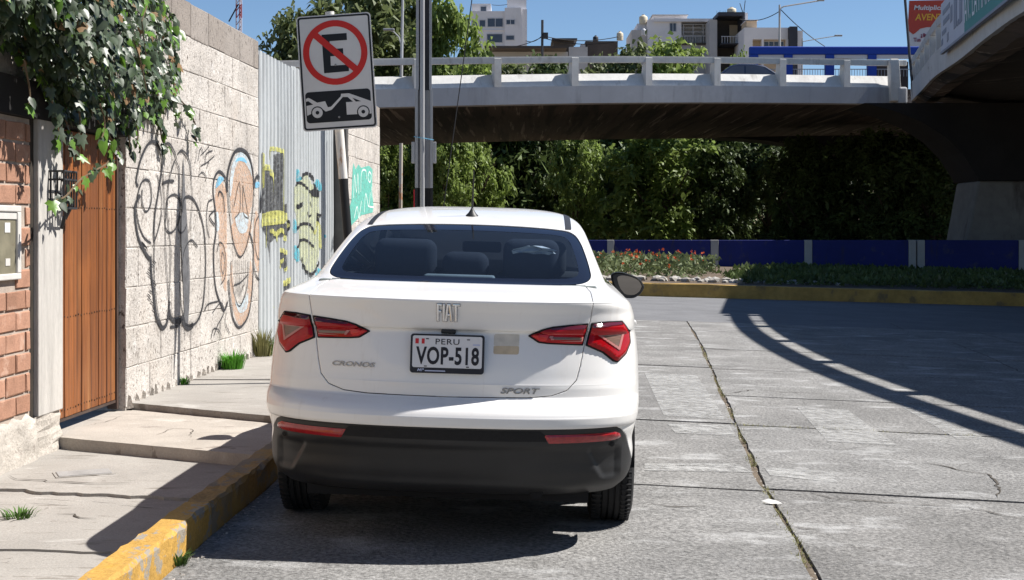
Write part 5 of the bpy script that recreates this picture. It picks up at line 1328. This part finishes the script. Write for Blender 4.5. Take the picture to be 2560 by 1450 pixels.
M['greybadge'] = mat('grey_badge', (.26,.26,.27), .25, .05, 5, obj=True, metal=.9)
M['platew'] = mat('plate_white', (.62,.62,.64), .4, .03, 5, obj=True)
M['plateb'] = mat('plate_black', (.012,.012,.02), .5, .05, 5, obj=True)
M['plateframe'] = mat('plate_frame', (.012,.013,.022), .35, .1, 5, obj=True)
M['platered'] = mat('plate_flag_red', (.5,.02,.03), .5, .05, 5, obj=True)
M['platelight'] = mat('plate_pale_blue', (.42,.46,.62), .5, .05, 5, obj=True)
M['glass'] = glass_mat('tinted_rear_glass', (.64,.74,.86), 0, ior=1.30, haze=.004)
M['glass2'] = glass_mat('hazed_windscreen', (.80,.85,.84), .0, haze=.32)  # strong painted haze brightens the view behind the headrests
M['sideglass'] = glass_mat('side_glass', (.7,.76,.76), .0)
M['frit'] = mat('glass_black_border', (.007,.008,.014), .06, .05, 5, obj=True, spec=.5)
M['seat'] = mat('dark_seat_fabric', (.013,.014,.018), .9, .2, 20, obj=True)
M['trim'] = mat('grey_cabin_trim', (.16,.18,.175), .8, .15, 8, obj=True)
M['headliner'] = mat('pale_headliner', (.30,.31,.31), .9, .1, 8, obj=True)
M['mirrorglass'] = mat('mirror_glass', (.20,.22,.26), .02, .02, 5, obj=True, metal=1)
M['residue'] = mat('sticker_residue', (.56,.52,.45), .6, .1, 30, obj=True)
M['residue2'] = mat('sticker_residue_brown', (.52,.42,.29), .6, .12, 30, obj=True)

car = empty('parked_car', (-.291, 5.66, 0), 0, 'white four door saloon parked against the yellow kerb, seen from behind', 'car')
car.rotation_euler = (0, math.atan(XF), -R(1.85)); car.rotation_mode = 'XYZ'
TB = np.array([ # z, yr, w, c, n, yf, cf
 (.24,.20,.755,.42,2.7,4.15,.6),(.29,.115,.795,.46,2.7,4.22,.6),(.34,.082,.812,.48,2.65,4.27,.6),(.40,.058,.818,.5,2.5,4.30,.6),(.46,.036,.812,.5,2.5,4.32,.6),
 (.515,.022,.822,.5,2.5,4.33,.6),(.535,.018,.825,.5,2.5,4.33,.6),(.540,.006,.827,.5,2.5,4.335,.6),(.555,.001,.831,.5,2.5,4.335,.6),(.578,.0,.834,.5,2.5,4.335,.6),
 (.587,.003,.835,.5,2.5,4.335,.6),(.600,.010,.836,.5,2.52,4.335,.6),(.622,.030,.838,.5,2.5,4.33,.6),(.642,.064,.839,.5,2.5,4.32,.6),(.652,.085,.839,.5,2.5,4.32,.6),(.662,.090,.839,.5,2.5,4.32,.6),
 (.690,.0905,.838,.5,2.5,4.31,.6),(.708,.0890,.837,.5,2.45,4.30,.6),(.714,.0905,.837,.5,2.45,4.30,.6),(.740,.0938,.836,.5,2.42,4.28,.6),(.780,.0990,.834,.5,2.42,4.24,.6),
 (.830,.1090,.830,.5,2.45,4.16,.6),(.880,.1205,.824,.5,2.5,4.05,.6),(.918,.1290,.817,.5,2.55,3.90,.6),(.926,.1270,.815,.5,2.6,3.86,.6),(.931,.1170,.814,.5,2.6,3.83,.6),
 (.940,.113,.812,.5,2.6,3.79,.6),(.970,.108,.804,.5,2.6,3.66,.5),(1.00,.101,.792,.5,2.6,3.52,.4),(1.03,.090,.775,.48,2.6,3.43,.35),(1.046,.085,.762,.47,2.6,3.39,.35),
 (1.053,.087,.754,.46,2.65,3.37,.35),(1.058,.102,.747,.46,2.7,3.355,.35),(1.066,.155,.735,.45,2.7,3.33,.35),(1.078,.25,.717,.44,2.8,3.30,.35),(1.090,.36,.698,.42,2.9,3.27,.35),
 (1.102,.455,.681,.38,3.0,3.24,.35),(1.109,.51,.673,.35,3.1,3.225,.35),(1.118,.545,.666,.33,3.2,3.20,.35),(1.14,.60,.656,.32,3.2,3.15,.35),(1.18,.70,.640,.31,3.2,3.07,.33),
 (1.24,.86,.617,.30,3.2,2.96,.31),(1.30,1.03,.594,.29,3.1,2.85,.30),(1.345,1.17,.575,.28,3.0,2.77,.28),(1.368,1.26,.562,.28,2.9,2.73,.27),(1.385,1.34,.550,.28,2.8,2.71,.26),
 (1.405,1.45,.528,.28,2.7,2.69,.25),(1.425,1.58,.493,.27,2.6,2.66,.24),(1.443,1.74,.44,.25,2.5,2.62,.22),(1.457,1.93,.36,.2,2.4,2.58,.18),(1.466,2.12,.26,.14,2.3,2.54,.13),(1.470,2.30,.14,.08,2.2,2.51,.08),(1.471,2.45,.03,.015,2,2.49,.015)])
NR = len(TB); SUB = 6
TB[:, 2] *= np.interp(TB[:, 0], [0, .93, 1.05, 2], [.970, .972, 1, 1])
vv = np.linspace(0, NR-1, (NR-1)*SUB+1)
cols = [pchip(vv, np.arange(NR), TB[:, k]) for k in range(7)]
def plan_pts(z, yr, w_, c, n, yf, cf, na=150, ns=76, nf=24):
    a = np.linspace(0, np.pi/2, na); a = a + .12*np.sin(2*a)*0
    xs = w_*np.sin(a)**(2/n); ys = yr + c*(1-np.abs(np.cos(a))**(2/n))
    s = np.linspace(0, 1, ns+2)[1:-1]; xs2 = np.full(ns, w_); ys2 = (yr+c)+(yf-cf-yr-c)*s
    # doors are slightly convex in plan
    b_ = np.linspace(np.pi/2, 0, nf); xs3 = w_*np.sin(b_)**(2/2.6); ys3 = yf - cf*(1-np.abs(np.cos(b_))**(2/2.6))
    X = np.concatenate([xs, xs2, xs3]); Y = np.concatenate([ys, ys2, ys3]); return X, Y
rowsP = []
def bump_y(x, z, y):
    """recess in the middle of the black valance, scooped corners"""
    ax = np.abs(x)
    k = np.clip((.66-ax)/.16, 0, 1)*np.clip((z-.27)/.05, 0, 1)*np.clip((.47-z)/.03, 0, 1); k = k*k*(3-2*k)
    ed = .585 + .55*np.clip(.43-z, 0, .2)
    q = .022*np.clip((ax-ed)/.018, 0, 1)*np.clip((z-.31)/.025, 0, 1)*np.clip((.455-z)/.02, 0, 1)*np.clip((.735-ax)/.03, 0, 1)
    return np.where(y < .6, .016*k + q, 0)
for i in range(len(vv)):
    X, Y = plan_pts(*[cols[k][i] for k in range(7)])
    X2 = np.concatenate([-X[:0:-1], X]); Y2 = np.concatenate([Y[:0:-1], Y]); Z2 = np.full(len(X2), cols[0][i])
    rowsP.append(np.stack([X2, Y2 + bump_y(X2, Z2, Y2), Z2], 1))
CP = np.array(rowsP); NV, NT = CP.shape[:2]
du = np.gradient(CP, axis=1); dv = np.gradient(CP, axis=0)
CN = np.cross(du, dv); CN /= np.linalg.norm(CN, axis=2, keepdims=True)+1e-12
mid = NT//2
FLIP = not CN[60, mid, 1] > 0
if CN[60, mid, 1] > 0: CN = -CN
CPf, CNf = CP.reshape(-1, 3), CN.reshape(-1, 3); CTR = grid_tris(NV, NT)
XZ = CPf[:, [0, 2]]; YZ = CPf[:, [1, 2]]; XY = CPf[:, [0, 1]]
REAR = CPf[:, 1] < 1.6; SIDE = np.abs(CPf[:, 0]) > .42
def mirror_poly(half): return half + [(-x, z) for x, z in reversed(half) if abs(x) > 1e-6]
def shift(off): return CPf + CNf*(off[:, None] if isinstance(off, np.ndarray) else off)
def cpart(name, phi, off, m, parent=car, ang=32, solid=0):
    o = link(name, trim(shift(off), CTR, phi, name, FLIP), m, parent); smooth_angle(o.data, ang); o.shadow_terminator_geometry_offset = .2; o.shadow_terminator_shading_offset = .0
    if solid: s = o.modifiers.new('thickness', 'SOLIDIFY'); s.thickness = solid; s.offset = -1
    return o
WIN = [tuple(p) for p in catmull(mirror_poly([(0,1.1085),(.30,1.110),(.50,1.114),(.565,1.122),(.592,1.142),(.588,1.18),(.570,1.24),(.547,1.295),(.515,1.332),(.45,1.350),(.25,1.362),(0,1.366)]), 4, True)]
BOOT = mirror_poly([(0,.6575),(.33,.6605),(.43,.668),(.495,.69),(.532,.73),(.547,.79),(.560,.86),(.574,.93),(.588,1.00),(.594,1.05),(.588,1.085),(.565,1.1075),(.3,1.1075),(0,1.1075)])
VAL = mirror_poly([(0,.5375),(.70,.5375),(.728,.522),(.750,.490),(.774,.41),(.790,.355),(.84,.30),(.84,.1),(0,.1)])
s_win = np.where(REAR, sdf_poly(XZ, WIN), 9); s_boot = np.where(REAR, sdf_poly(XZ, BOOT), 9); s_val = np.where(CPf[:, 1] < .62, sdf_poly(XZ, VAL), 9)
s_ws = np.where(CPf[:, 1] > 2.3, sdf_poly(XZ, mirror_poly([(0,1.035),(.62,1.045),(.49,1.372),(0,1.378)])), 9)
SW1 = [tuple(p) for p in catmull([(1.30,1.135),(1.32,1.105),(1.6,1.075),(2.2,1.05),(2.9,1.045),(3.16,1.055),(3.10,1.10),(2.85,1.24),(2.62,1.335),(2.4,1.362),(2.1,1.366),(1.85,1.345),(1.6,1.275),(1.42,1.20)], 3, True)]
s_sw = np.where(SIDE, sdf_poly(YZ, SW1), 9)
def arch(yc): return np.where((np.abs(CPf[:, 0]) > .6) & (CPf[:, 2] < .8), np.hypot(YZ[:, 0]-yc, YZ[:, 1]-.30)-.35, 9)
s_arch = np.minimum(arch(.985), arch(3.50))
hole = np.minimum.reduce([s_win-.004, s_boot-.0035, s_val-.002, s_ws, s_sw, s_arch])
cpart('body', -hole, 0.0, M['paint'], solid=.006)
boot = cpart('boot_lid', s_boot, 0.0, M['paint'], solid=.008)
cpart('panel_gap', np.where(REAR, np.abs(s_boot)-.02, 9), -.014, M['gap'])
cpart('panel_gap', np.where(REAR, np.abs(s_win)-.014, 9), -.008, M['gap'])
cpart('rear_valance', np.maximum(s_val, -s_arch), .0, M['plastic'], solid=.008)
WINI = [tuple(p) for p in catmull(mirror_poly([(0,1.133),(.30,1.134),(.47,1.137),(.525,1.146),(.540,1.165),(.532,1.21),(.515,1.265),(.493,1.305),(.44,1.328),(.25,1.338),(0,1.342)]), 4, True)]
s_wi = np.where(REAR, sdf_poly(XZ, WINI), 9)
rw = cpart('rear_window', s_wi-.004, -.004, M['glass'])
cpart('window_border', np.maximum(s_win, -s_wi), -.003, M['frit'], rw)
cpart('windscreen', s_ws, -.003, M['glass2']); cpart('side_window', np.where(CPf[:, 0] > 0, s_sw, 9), -.004, M['sideglass']); cpart('side_window', np.where(CPf[:, 0] < 0, s_sw, 9), -.004, M['sideglass'])
cpart('headliner', np.maximum.reduce([np.where(CPf[:, 2] > 1.13, -1., 9), -(s_win-.03), -s_ws, -s_sw]), -.03, M['headliner'])
# window heating lines
# roof ditch strips
for sgn in (-1, 1):
    xs_ = sgn*(.492 - .02*np.clip((CPf[:, 1]-1.3)/1.3, 0, 1))
    cpart('roof_strip', np.where((CPf[:, 2] > 1.350) & (CPf[:, 1] > 1.2) & (CPf[:, 1] < 2.6), np.abs(CPf[:, 0]-xs_)-.015, 9), .003, M['plastic'])
# ---- lamps
def sgx(poly, s): return [(s*x, z) for x, z in poly]
OUT = [(.590,.968),(.66,.974),(.722,.974),(.738,.955),(.760,.925),(.765,.875),(.745,.83),(.706,.797),(.686,.803),(.64,.840),(.5675,.872)]
INN = [(.5785,.967),(.50,.960),(.43,.952),(.385,.940),(.325,.9115),(.372,.882),(.41,.878),(.5565,.872)]
FR1 = [(.604,.916),(.722,.926),(.703,.846)]; FR1b = [(.625,.9105),(.711,.918),(.697,.862)]
FR2 = [(.405,.9095),(.5575,.908),(.549,.886),(.425,.888)]; FR2b = [(.425,.9045),(.548,.903),(.543,.892),(.430,.8935)]
BANDO = [(.585,.99),(.80,.99),(.80,.945),(.735,.960),(.585,.948)]; BANDI = [(.59,.985),(.30,.985),(.39,.940),(.585,.946)]
TIPI = [(.31,.9115),(.365,.937),(.412,.915),(.392,.87),(.36,.872)]
RR_ = CPf[:, 1] < .9
for s in (1, -1):
    for nm, P, band, fra, frb in (('outer_tail_lamp', OUT, BANDO, FR1, FR1b), ('inner_tail_lamp', INN, BANDI, FR2, FR2b)):
        par = car if nm[0] == 'o' else boot
        d = np.where(RR_, sdf_poly(XZ, sgx(P, s)), 9)
        lm = cpart(nm, d, .004, M['gap'], par, solid=.006)
        dl = d + .0055
        rise = lambda dd: .005 + .012*np.clip(-dd/.012, 0, 1)
        db = np.where(RR_, sdf_poly(XZ, sgx(band, s)), 9)
        lv2 = 'lens'
        def sub(name, phi, off, m):
            o = cpart(name, phi, off, m, lm, 28); return o
        sub('lens', dl, rise(dl), M['lens'])
        sub('smoked_band', np.maximum(dl, db), rise(dl)+.0012, M['lensdark'])
        if nm[0] == 'i':
            dt = np.where(RR_, sdf_poly(XZ, sgx(TIPI, s)), 9); sub('bright_tip', np.maximum.reduce([dl+.003, dt, -db]), rise(dl)+.0012, M['lensbright'])
        df = np.where(RR_, sdf_poly(XZ, sgx(fra, s)), 9); di = np.where(RR_, sdf_poly(XZ, sgx(frb, s)), 9)
        sub('light_guide', np.maximum(df, -di), rise(dl)+.003, M['lensframe']); sub('clear_cell', di, rise(dl)+.0018, M['lensclear'])
    rf = [(.405,.515),(.70,.517),(.722,.506),(.728,.490),(.70,.480),(.425,.479)]
    d = np.where(RR_, sdf_poly(XZ, sgx(rf, s)), 9)
    cpart('reflector', d, .002+.007*np.clip(-d/.008, 0, 1), M['reflector'])
gs = np.where(RR_, sdf_poly(XZ, mirror_poly([(0,.530),(.39,.530),(.41,.515),(.425,.487),(0,.487)])), 9)
cpart('mesh_strip', gs, .0015, M['grille'])
for s in (1, -1):
    for xq, zq in ((.69, .462),):
        d = np.where(RR_, np.hypot(XZ[:, 0]-s*xq, XZ[:, 1]-zq)-.011, 9); cpart('parking_sensor', d, .003, M['gap'])
# ---- badges and plate, laid on the rear surface
ZC, YC, WC, CC, NC = cols[0], cols[1], cols[2], cols[3], cols[4]
def rear_y(x, z):
    yr, w_, c, n = (float(np.interp(z, ZC, q)) for q in (YC, WC, CC, NC)); t = min(.999, abs(x)/w_)
    return yr + c*(1-(1-t**n)**(1/n))
def badge(name, s, xc, zc, wd, ht, th, m, shear=0, parent=boot, off=.0, space=1.0):
    me = text_mesh(s, 1, .5, 1, 'LEFT', shear, off, space); xs_ = [v.co.x for v in me.vertices]; ys_ = [v.co.y for v in me.vertices]
    x0, x1, y0, y1 = min(xs_), max(xs_), min(ys_), max(ys_)
    def fn(x, y, z):
        X = xc-wd/2+(x-x0)/(x1-x0)*wd; Z = zc-ht/2+(y-y0)/(y1-y0)*ht; return Vector((X, rear_y(X, Z)-th*(.5+z)-.0005, Z))
    link(name, map_mesh(me, fn), m, parent)
# tall condensed badge letters, built stroke by stroke
bl_ = MB(); bk_ = MB(); S_ = .0086
def bar(x0, z0, x1, z1, wd=S_):
    a, c = Vector((x0, z0)), Vector((x1, z1)); d = (c-a).normalized(); n_ = Vector((-d.y, d.x))*wd/2
    P = [a+n_, a-n_, c-n_, c+n_]
    y = lambda p: rear_y(p.x, p.y)
    e_ = d*.0016; n2 = n_*1.4; P2 = [a+n2-e_, a-n2-e_, c-n2+e_, c+n2+e_]
    bk_.add([(p.x, y(p)-.003, p.y) for p in P2], [(0,1,2,3)])
    bl_.add([(p.x, y(p)-.009, p.y) for p in P]+[(p.x, y(p)+.002, p.y) for p in P], [(0,1,2,3),(0,4,5,1),(1,5,6,2),(2,6,7,3),(3,7,4,0)])
zt2, zb3 = 1.0365, .9635
x = -.0475
bar(x+.004, zb3, x+.004, zt2); bar(x, zt2-.004, x+.021, zt2-.004); bar(x, zt2-.032, x+.018, zt2-.032)
bar(x+.029, zb3, x+.029, zt2)
bar(x+.037, zb3, x+.0455, zt2); bar(x+.0610, zb3, x+.0525, zt2); bar(x+.040, zt2-.045, x+.058, zt2-.045); bar(x+.0435, zt2-.004, x+.0545, zt2-.004)
bar(x+.0785, zb3, x+.0785, zt2); bar(x+.064, zt2-.004, x+.095, zt2-.004)
bk_.obj('badge_backing', M['greybadge'], boot, fix=False)['kind'] = 'stuff'
bl_.obj('maker_badge', M['chrome'], boot, bevel=.0022)
badge('model_badge', 'CRONOS', -.392, .7745, .186, .0195, .004, M['greybadge'], .25, off=.02)
badge('trim_badge', 'SPORT', .303, .686, .162, .024, .004, M['greybadge'], .3, off=.02)
for (x0, x1, z0, z1, m) in ((.188,.293,.868,.916,'residue'),(.188,.293,.834,.868,'residue2')):
    d = np.where(RR_, sdf_poly(XZ, [(x0,z0),(x1,z0),(x1,z1),(x0,z1)]), 9); cpart('sticker_mark', d, .0008, M[m], boot)
pz0, pz1 = .751, .911; py = rear_y(0, .83)-.012
pf = empty('number_plate', (0, py, (pz0+pz1)/2)); pf.parent = car; pf.rotation_euler = (R(-2), 0, 0)
def pfl(name, poly, y, m, th=.002): return MB().prism(poly, y-th, y, lambda a, c, h: (a, h, c)).obj(name, m, pf)
pfl('plate_frame', rrect(.304, .160, .012), .0, M['plateframe'], .012)
pfl('plate_blank', rrect(.286, .130, .008, cz=.008), -.0122, M['platew'])
def ptext(s, x0, x1, z0, z1, m, off=0, space=1.0, name='lettering', sh=0):
    me = text_mesh(s, 1, .3, 1, 'LEFT', sh, off, space); xs_ = [v.co.x for v in me.vertices]; ys_ = [v.co.y for v in me.vertices]; a, b2, c, d = min(xs_), max(xs_), min(ys_), max(ys_)
    map_mesh(me, lambda x, y, z: Vector((x0+(x-a)/(b2-a)*(x1-x0), -.0150-.0006*z, z0+(y-c)/(d-c)*(z1-z0)))); link(name, me, m, pf)
ptext('VOP-518', -.128, .131, -.0445, .029, M['plateb'], .028, 1.08)
ptext('PERU', -.049, .049, .0385, .0615, M['plateb'], .005, 1.1)
pfl('flag', [(-.132,.040),(-.118,.040),(-.118,.061),(-.132,.061)], -.0143, M['platered'], .0008); pfl('flag', [(-.106,.040),(-.094,.040),(-.094,.061),(-.106,.061)], -.0143, M['platered'], .0008)
for xx, zz in ((-.083,.0605),(.086,.0605),(-.088,-.0515),(.085,-.0515)): pfl('screw', [(xx-.006,zz-.002),(xx+.006,zz-.002),(xx+.006,zz+.002),(xx-.006,zz+.002)], -.0143, M['plateb'], .001)
pfl('hologram', [(.105,.0365),(.134,.0365),(.134,.043),(.105,.043)], -.0143, M['platelight'], .0006)
def ptext2(s, x0, x1, z0, z1, m, sh=0):
    me = text_mesh(s, 1, .3, 1, 'LEFT', sh, .01); xs_ = [v.co.x for v in me.vertices]; ys_ = [v.co.y for v in me.vertices]; a, b2, c, d = min(xs_), max(xs_), min(ys_), max(ys_)
    map_mesh(me, lambda x, y, z: Vector((x0+(x-a)/(b2-a)*(x1-x0), -.0125-.0004*z, z0+(y-c)/(d-c)*(z1-z0)))); link('lettering', me, m, pf)
ptext2('MP', -.122, -.094, -.073, -.0615, M['platelight'], .3)
pfl('strip_line', [(-.09,-.0725),(-.005,-.0725),(-.008,-.068),(-.09,-.068)], -.0122, M['platelight'], .0005)
MB().box((-.03, rear_y(0,.925)-.018, .913), (.03, rear_y(0,.925)+.01, .931)).obj('boot_release', M['plastic'], boot, bevel=.004)
# ---- aerial, mirrors, handles
def roof_z(x, y):
    i = np.argmin((CPf[:, 0]-x)**2+(CPf[:, 1]-y)**2+np.where(CPf[:, 2] > 1.3, 0, 9)); return float(CPf[i, 2])
ay = 1.50; az = roof_z(0, ay)
ae = MB()
prof = [(-.055, .0, .034), (-.03, .012, .030), (.0, .03, .02), (.02, .042, .012), (.03, .05, .006)]
ae.tube([(0, ay+.0+(-.03 if k == 0 else 0)*0, az-.006+h) for k, (q, h, r_) in enumerate([(0, 0, .034), (0, .010, .031), (0, .022, .020), (0, .036, .011), (0, .046, .007)])], [.036, .032, .020, .011, .006], 14)
ae.tube([(0, ay, az+.035), (.003, ay-.008, az+.15), (.004, ay-.012, az+.235)], [.0055, .004, .0026], 8)
ae.obj('aerial', M['plastic'], car, smooth=50)
def px_local(x, y, yl):
    """pixel -> car-local (x, z) for a thing yl metres ahead of the rear bumper"""
    p = at(x, y, 5.66+yl); q = Matrix.Rotation(R(1.85), 4, 'Z') @ (p - Vector(car.location)); q = Matrix.Rotation(-math.atan(XF), 4, 'Y') @ q
    return (q.x, q.z)
mo = [(345,230),(380,168),(470,148),(600,165),(740,210),(850,270),(925,370),(932,430),(880,520),(800,585),(720,612),(560,600),(480,540),(400,420)]
mo = [px_local(1480+a/7.25, 660+c/7.25, 2.86) for a, c in mo]; mcx = sum(p[0] for p in mo)/len(mo); mcz = sum(p[1] for p in mo)/len(mo)
for s in (1, -1):
    mr = MB(); rings = [(2.86, .90), (2.855, 1.0), (2.875, 1.03), (2.92, 1.0), (2.98, .86), (3.03, .6), (3.05, .3)]
    oc = [tuple(p) for p in catmull(mo, 4, True)]; n = len(oc)
    for yy, k in rings:
        for px, pz in oc: mr.v.append((s*(mcx+(px-mcx)*k), yy, mcz+(pz-mcz)*k))
    for i in range(len(rings)-1):
        for j in range(n): q = (j+1) % n; mr.f.append((i*n+j, i*n+q, (i+1)*n+q, (i+1)*n+j)); mr.mi.append(0)
    mr.f.append(tuple((len(rings)-1)*n+j for j in range(n))); mr.mi.append(0)
    mr.box((s*.70 if s > 0 else s*(mcx-.02), 2.88, mcz-.045), (s*(mcx-.02) if s > 0 else s*.70, 2.96, mcz-.01))
    mir = mr.obj('wing_mirror', M['plastic'], car, smooth=45)
    MB().prism([(s*(mcx+(px-mcx)*.9), mcz+(pz-mcz)*.9) for px, pz in oc], 2.8605, 2.868, lambda a, c, h: (a, h+ (a*s-mcx)*.16*1, c)).obj('mirror_housing', M['plastic'], mir)
    MB().prism([(s*(mcx+.012+(px-mcx)*.76), mcz+(pz-mcz)*.76) for px, pz in oc], 2.857, 2.8595, lambda a, c, h: (a, h+(a*s-mcx)*.16, c)).obj('mirror_glass', M['mirrorglass'], mir)
    for yh in (1.75, 2.72): MB().box((s*.80 if s > 0 else -.868, yh, .86), (.868 if s > 0 else -.80, yh+.2, .888)).obj('door_handle', M['paint'], car, bevel=.010)
# ---- wheels
def wheel(x, y):
    o_ = 1 if x > 0 else -1
    w_ = .0975; tp = [(.205, -w_+.01), (.25, -w_-.004), (.278, -w_+.006), (.291, -w_+.022)]
    for k in range(5):
        a = -w_+.026+(2*w_-.052)*k/5; c = -w_+.026+(2*w_-.052)*(k+1)/5
        tp += [(.296, a+.004), (.297, c-.008), (.288, c-.006), (.288, c-.001)]
    tp += [(.291, w_-.022), (.278, w_-.006), (.25, w_+.004), (.205, w_-.01)]
    e = empty('wheel', (x, y, .293)); e.parent = car
    ty = MB(); ty.lathe(tp, 'x', 56); ty.obj('tyre', M['rubber'], e, smooth=30)
    tr = MB()                                          # tread cuts
    for k in range(64):
        a = 2*math.pi*k/64
        for sg_ in (-1, 1):
            M_ = Matrix.Rotation(a, 4, 'X'); tr.box((sg_*.066-.022, -.0045, .290), (sg_*.066+.022, .0045, .2985), M_)
    tr.obj('tread_blocks', M['rubber'], e)['kind'] = 'stuff'
    rm = MB(); rm.lathe([(.0, .055*o_), (.05, .06*o_), (.06, .03*o_), (.17, .045*o_), (.20, .08*o_), (.206, .088*o_), (.206, -.08*o_), (.0, -.06*o_)], 'x', 40)
    rm.obj('rim', M['rim'], e, smooth=40)
for x in (-.716, .716):
    for y in (.985, 3.50): wheel(x, y)
ub = MB(); ub.box((-.60, .30, .20), (.60, 4.1, .42)); ub.box((-.40, .30, .25), (.40, .6, .5)); ub.box((-.62, 1.36, .17), (.62, 3.1, .40))
ub.box((-.80, 1.36, .18), (.80, 3.12, .36)); ub.obj('underbody', M['gap'], car)
ex = MB(); ex.tube([(.38, .2, .255), (.38, .8, .25)], .028, 12); ex.obj('exhaust', M['gap'], car)
for y in (.985, 3.5):
    for s in (-1, 1):
        al = MB(); k = 14
        for q in range(k+1):
            a = math.pi*q/k; yy, zz = y+.36*math.cos(a), .30+.36*math.sin(a); al.v += [(s*.56, yy, zz), (s*.81, yy, zz)]
        for q in range(k): al.f.append((2*q, 2*q+1, 2*q+3, 2*q+2)); al.mi.append(0)
        al.v += [(s*.56, y-.36, .1), (s*.56, y+.36, .1)]; al.obj('wheel_liner', M['gap'], car)
        MB().box((min(s*.54, s*.56), y-.38, .15), (max(s*.54, s*.56), y+.38, .68)).obj('wheel_liner', M['gap'], car)
# ---- cabin
def soft(name, a, b_, m, parent=car, bev=.04, rot=None):
    c = [(a[i]+b_[i])/2 for i in range(3)]; o = MB().box([a[i]-c[i] for i in range(3)], [b_[i]-c[i] for i in range(3)]).obj(name, m, parent, c, rot, smooth=True)
    b2 = o.modifiers.new('round', 'BEVEL'); b2.width = bev; b2.segments = 4; return o
soft('parcel_shelf', (-.62, .56, 1.07), (.62, 1.05, 1.108), M['trim'], bev=.01)
soft('brake_light_housing', (-.16, .64, 1.106), (.16, .74, 1.138), M['trim'], bev=.012)
soft('rear_backrest', (-.62, 1.03, .55), (.62, 1.18, 1.125), M['seat'], bev=.05)
soft('rear_seat', (-.62, 1.15, .45), (.62, 1.7, .60), M['seat'], bev=.05)
hp0 = []
for xc, wd, z0, z1 in ((-.29,.30,1.09,1.292),(.0,.225,1.09,1.235),(.315,.27,1.09,1.305)):
    soft('headrest', (xc-wd/2, 1.05, z0), (xc+wd/2, 1.16, z1), M['seat'], bev=.052)
for xc in (-.36, .36):
    soft('front_backrest', (xc-.25, 1.95, .5), (xc+.25, 2.10, 1.13), M['seat'], bev=.06, rot=(R(8), 0, 0)); soft('front_headrest', (xc-.13, 1.90, 1.10), (xc+.13, 1.99, 1.29), M['seat'], bev=.045)
soft('dashboard', (-.66, 2.85, .7), (.66, 3.25, 1.01), M['seat'], bev=.05)
st_ = MB(); st_.tube([(-.36+.17*math.cos(t), 2.68+.02*math.sin(t), .93+.16*math.sin(t)) for t in np.linspace(0, 2*math.pi, 25)], .014, 6); st_.obj('steering_wheel', M['seat'], car)
q = px_local(1205, 617, 2.62); soft('cabin_mirror', (q[0]-.115, 2.60, q[1]-.032), (q[0]+.115, 2.63, q[1]+.032), M['seat'], bev=.02)
# crumpled cloth on the right headrest
cl = MB(); g_ = 7; q0 = (.33, 1.03, 1.255)
for i in range(g_):
    for j in range(5): cl.v.append((q0[0]-.10+.2*i/(g_-1)+rng.uniform(-.012, .012), q0[1]+rng.uniform(-.012, .012), q0[2]-.02+.05*j/4*(1-abs(i-2.5)/5)+rng.uniform(-.008, .008)))
for i in range(g_-1):
    for j in range(4): a = i*5+j; cl.f.append((a, a+5, a+6, a+1)); cl.mi.append(0)
o = cl.obj('seat_cloth', M['paper'], car)
soft('cabin_floor', (-.66, 1.1, .30), (.66, 3.3, .34), M['gap'], bev=.01)

# ---- dark car on the bridge
dc = empty('dark_car', (at(1852, 0, 62).x, 62, zbot(9.4)+.70), 0, 'dark blue car driving on the bridge behind the parapet', 'car')
M['darkpaint'] = mat('dark_blue_paint', (.02,.025,.05), .25, .05, 2, spec=.5, coat=1)
rr2 = [(-2.1,.25),(-2.1,.75),(-1.95,.88),(-1.15,.95),(-.55,1.40),(-.2,1.48),(.5,1.47),(.95,1.38),(1.55,.98),(2.05,.86),(2.15,.6),(2.1,.25)]
MB().prism(rr2, -.82, .82, lambda a, c, h: (a, h*(1-.16*max(0, c-.95)/.5), c)).obj('body', M['darkpaint'], dc, bevel=.06, smooth=30)
for q in ([(-.98,.97),(-.48,1.35),(.02,1.39),(.02,.97)], [(.10,.97),(.10,1.39),(.52,1.38),(.86,1.31),(1.32,.98)]):
    MB().prism(q, -.83, -.80, lambda a, c, h: (a, h*(1-.16*max(0, c-.95)/.5)-.004, c)).obj('side_window', M['winglass'], dc)
for x in (-1.35, 1.3):
    for y in (-.8, .66): 
        wl2 = MB(); wl2.lathe([(0, 0), (.3, 0), (.31, .07), (.3, .14), (0, .14)], 'y', 20, (x, y, .31)); wl2.obj('wheel', M['rubber'], dc)
